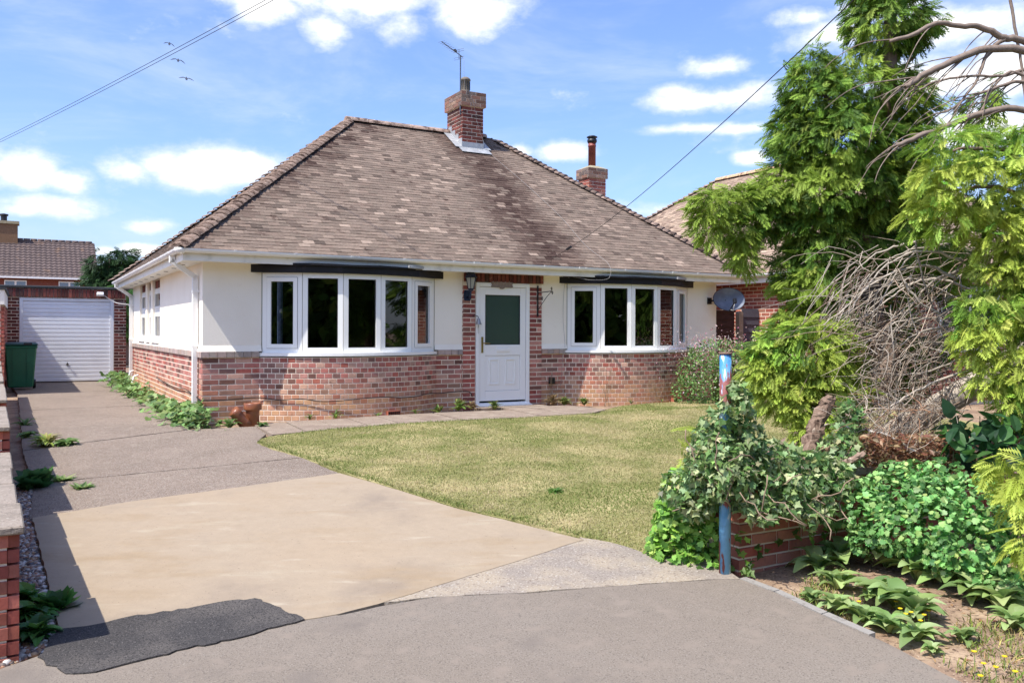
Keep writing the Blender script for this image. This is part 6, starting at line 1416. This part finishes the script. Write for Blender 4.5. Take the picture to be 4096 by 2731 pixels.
# --- vines and weeds along the house
VG = [srgb(112, 144, 80), srgb(134, 164, 96), srgb(96, 126, 70), srgb(150, 176, 112)]
SPOTS = [(-.16, -.55, .26, 30), (-.20, -.15, .32, 34), (-.18, .25, .30, 30), (-.26, .6, .24, 24), (-.25, 1.1, .22, 20), (-.28, 1.7, .20, 20), (-.25, 2.3, .18, 18), (-.28, 3.1, .20, 18), (-.28, 3.9, .22, 20), (-.3, 4.8, .24, 22), (-.3, 5.7, .26, 24), (-.32, 6.6, .28, 26), (-.34, 7.5, .30, 26), (-.36, 8.3, .34, 30), (-.4, 9.0, .34, 30)]
POSN = ['at the front corner of the house', 'at the foot of the near downpipe', 'just behind the near downpipe']
for i, (u, v, h_, n) in enumerate(SPOTS):
    b = W(u, v, gz(u, v)-.03); gg = np.random.default_rng(200+i); m = n*3
    P = np.c_[gg.normal(size=m)*.13, gg.normal(size=m)*.17, np.abs(gg.random(m))**.8*h_]; P[:, :2] *= (1.2-.6*P[:, 2:3]/h_)
    V, Fc, C = scatter(LOBE if i % 2 else IVY, P, gg.normal(size=(m, 3))*[1, 1, .2]+[.15, -.3, -.25], gg.normal(size=(m, 3))*.4+[-.2, -.25, 1], .06+.07*gg.random(m), cols(VG, m, gg))
    lab = 'broad leaved creeper ' + POSN[i] if i < 3 else 'low leafy creeper clump along the brick side wall, %s from the front corner' % ['fourth', 'fifth', 'sixth', 'seventh', 'eighth', 'ninth', 'tenth', 'eleventh', 'twelfth', 'thirteenth', 'fourteenth', 'fifteenth'][i-3]
    t = empty('creeper', b, 0, lab, 'plant', 'creepers along the side wall'); link('leaves', np_mesh('leaves', V, Fc, C, m_leaf), t)
    o = MB()
    for k in range(4): o.tube([(0, 0, 0), (gg.normal()*.06, gg.normal()*.06, h_*.5), (gg.normal()*.12, gg.normal()*.12, h_*.9)], .004, 5, srgb(120, 130, 80))
    tag(o.build('stem', m_twig, t), kind='stuff')
def weed(name, u, v, n, s, label, tm, pal, seed, up=1.0, z=-.03, group=None):
    gg = np.random.default_rng(seed); a = gg.random(n)*6.28; el_ = .35+up*.8*gg.random(n)
    ax = np.c_[np.cos(a)*np.cos(el_), np.sin(a)*np.cos(el_), np.sin(el_)]; nr = np.c_[-np.cos(a)*np.sin(el_), -np.sin(a)*np.sin(el_), np.cos(el_)]
    V, Fc, C = scatter(tm, ax*.01, ax, nr+.15*gg.normal(size=(n, 3)), s*(.5+.6*gg.random(n)), cols(pal, n, gg, .15, .06)); t = empty(name, W(u, v, gz(u, v)+z), 0, label, 'plant', group); link('leaves', np_mesh('leaves', V, Fc, C, m_leaf), t); return t
weed('dock_plant', .20, -.82, 26, .26, 'strap leaved dock plant just left of the clay pipe', NARROW, VG, 301)
weed('dock_plant', .58, -.95, 12, .14, 'small round leaved weed in front of the clay pipe', BROAD, VG, 302)
for i, (u, v, n, s) in enumerate(((1.35, -.55, 10, .16), (1.7, -.6, 14, .18), (2.3, -.68, 12, .10), (2.9, -.66, 14, .13), (3.3, -.56, 22, .16), (3.75, -.35, 40, .26), (4.0, -.30, 30, .22), (4.35, -.45, 40, .20), (5.55, -.25, 30, .30), (5.75, -.30, 60, .22), (6.05, -.45, 50, .20), (6.9, -.62, 16, .10), (7.6, -.60, 14, .10))):
    wl = ['thin grass weed near the clay pipe', 'upright weed by the path start', 'low weed under the left bow window', 'weed below the middle of the left bow window', 'weed at the right end of the left bow window', 'green weed clump left of the door', 'dry weed clump beside the door step', 'fern like weed on the path before the door', 'tall dry stalks right of the door', 'bushy weed under the black cable box', 'weedy clump at the left foot of the right bow window', 'tiny weed below the right bow window', 'tiny second weed below the right bow window'][i]
    weed('weed', u, v, n, s, wl, NARROW if i not in (2, 4) else SMALL, [srgb(120, 146, 72), srgb(146, 150, 92), srgb(100, 130, 60)] if i not in (6, 8) else [srgb(150, 128, 98), srgb(168, 146, 110)], 310+i, 1.2, -.02)
for i, (u, v, hh) in enumerate(((5.62, -.12, .75), (6.45, -.55, .85), (7.45, -.60, .60))):
    o = MB(); gg = random.Random(i)
    for k in range(9):
        p = Vector((gg.uniform(-.05, .05), gg.uniform(-.04, .04), 0)); q = [p]; d = Vector((gg.uniform(-.35, .35), gg.uniform(-.2, .1), 1)).normalized()
        for m in range(5): d = (d+Vector((gg.gauss(0, .12), gg.gauss(0, .1), 0))).normalized(); q.append(q[-1]+d*hh/5*gg.uniform(.6, 1))
        o.tube(q, .0028, 4, shade(srgb(150, 124, 98), gg.uniform(.7, 1.1)))
    tag(link('dry_stalks', o.mesh('dry_stalks', m_twig), None, W(u, v, -.02)), ['dry brown stalks against the brick right of the door', 'dry stalks below the left light of the right bow window', 'short dry stalks below the middle of the right bow window'][i], 'plant')
# weeds along the left wall and drive
weed('mallow_plant', -2.06, -3.45, 20, .26, 'large round leaved plant growing out of the left wall foot', LOBE, [srgb(70, 118, 66), srgb(92, 140, 78), srgb(54, 96, 58)], 330, 1.1)
weed('drive_weed', -1.92, -1.25, 70, .26, 'yellowish grass tuft in the drive joint at left', NARROW, [srgb(150, 168, 84), srgb(178, 176, 110)], 331, 1.1)
weed('drive_weed', -1.72, -1.32, 40, .20, 'green weed beside the yellowish tuft in the drive joint', BROAD, VG, 332, .5)
weed('drive_weed', -1.82, -3.25, 40, .15, 'small spreading weed along the drive joint', SMALL, VG, 333, .4)
weed('drive_weed', -1.68, -3.72, 80, .12, 'flat moss green tuft on the drive near the buff pad', SMALL, VG, 334, .4)
weed('wall_weed', -2.13, .6, 22, .22, 'weed at the foot of the left wall far up the drive', NARROW, VG, 335, .9)
weed('wall_weed', -2.12, -.6, 22, .2, 'dark weed at the left wall foot beside the drive tuft', BROAD, VG, 336, .8)
for i, (u, v, n, s) in enumerate(((-2.12, -6.75, 40, .19), (-2.10, -7.05, 44, .20), (-2.08, -7.35, 40, .18), (-2.0, -6.95, 26, .17))):
    weed('strip_weed', u, v, n, s, ['green weed highest in the pebble strip', 'dense weed in the pebble strip by the near wall', 'lowest round leaved weed beside the dark asphalt patch', 'jagged leaves sprawling onto the buff pad'][i], BROAD if i != 3 else LOBE, [srgb(76, 128, 62), srgb(100, 150, 72), srgb(126, 172, 84), srgb(62, 106, 56)], 340+i, 1.0)
weed('lawn_weed', 1.9, -6.1, 60, .12, 'dark green weed patch in the lawn near the garden wall', NARROW, [srgb(92, 134, 58), srgb(110, 150, 66)], 350, .7)
# clay drain pipe
CPP = empty('clay_pipe', W(.42, -.72, -.03), ANG, 'brown salt glazed clay drain pipe with a side bend at the house corner', 'pipe')
m_clay = M('glazed_clay', srgb(138, 84, 56), rough=.35, spec=.5, mixes=((8, 4, srgb(112, 66, 46), .45, .7), (3, 3, srgb(152, 98, 62), .5, .75)))
o = MB(); o.lathe([(.088, 0), (.088, .2), (.092, .215), (.115, .225), (.118, .235), (.118, .305), (.112, .315), (.098, .315), (.096, .25), (.08, .245), (.078, .1), (.0, .1)], 28, (.1, 0, 0)); o.build('barrel', m_clay, CPP, True)
o = MB(); o.tube([(.06, -.01, .02), (-.02, -.02, .06), (-.08, -.03, .13), (-.13, -.04, .20), (-.16, -.045, .225)], [.08, .08, .076, .072, .07], 20); bo = o.build('bend', m_clay, CPP, True)
for k in range(4): q = Vector((-.115-.013*k, -.037, .182+.011*k)); d = Vector((-.7, -.1, .7)).normalized(); o = MB(); o.tube([q-d*.003, q+d*.003], .0755, 20); o.build('grip_ring', m_clay, bo, True)

# --- trees far behind
def leafy_tree(name, base, h, w, label, seed, pal, n=5000, s=.5):
    g = np.random.default_rng(seed); b = np.array(base); bl_ = [(Vector((b[0]+g.normal()*w*.3, b[1]+g.normal()*w*.3, b[2]+h*(.35+.6*k/8))), w*(.55-.35*abs(k/8-.35)), w*.5, h*.14) for k in range(9)]
    tk = MB(); limb(tk, [b, b+[0, 0, h*.5], b+[.1, 0, h*.95]], .18, .04, BARK, 8); cr = conifer_crown(bl_, n/(w*h*6), seed, pal, pal[1], s, s*1.8); tree(name, label, cr, tk, base=tuple(b))
b = AT(246, 700, 42); leafy_tree('fir_tree', (b.x, b.y, 0), 4.9, 1.5, 'dark green fir tree behind the garage, right of the distant roof', 91, [srgb(40, 66, 36), srgb(52, 80, 42)], 6000, .35)
b = AT(290, 700, 30); leafy_tree('shrub_tree', (b.x, b.y, 0), 2.6, 1.0, 'green shrub seen in the gap between garage and house', 92, [srgb(60, 96, 44), srgb(84, 120, 56)], 3000, .25)
# tall hedge across the street, mirrored in the panes
hb = [(W(-24+k*2.4, -26+random.uniform(-.6, .6), 2.2+(k % 3)*.5), 1.9, 1.3, 3.4) for k in range(22)]
V, Fc, C = leaf_mass(hb, 70, 95, OVAL, .5, .9, DG, .4, .3)
tag(link('street_hedge', np_mesh('street_hedge', V, Fc, C, m_conif)), 'tall dark hedge across the street, mirrored in the panes', 'hedge', kind='stuff')
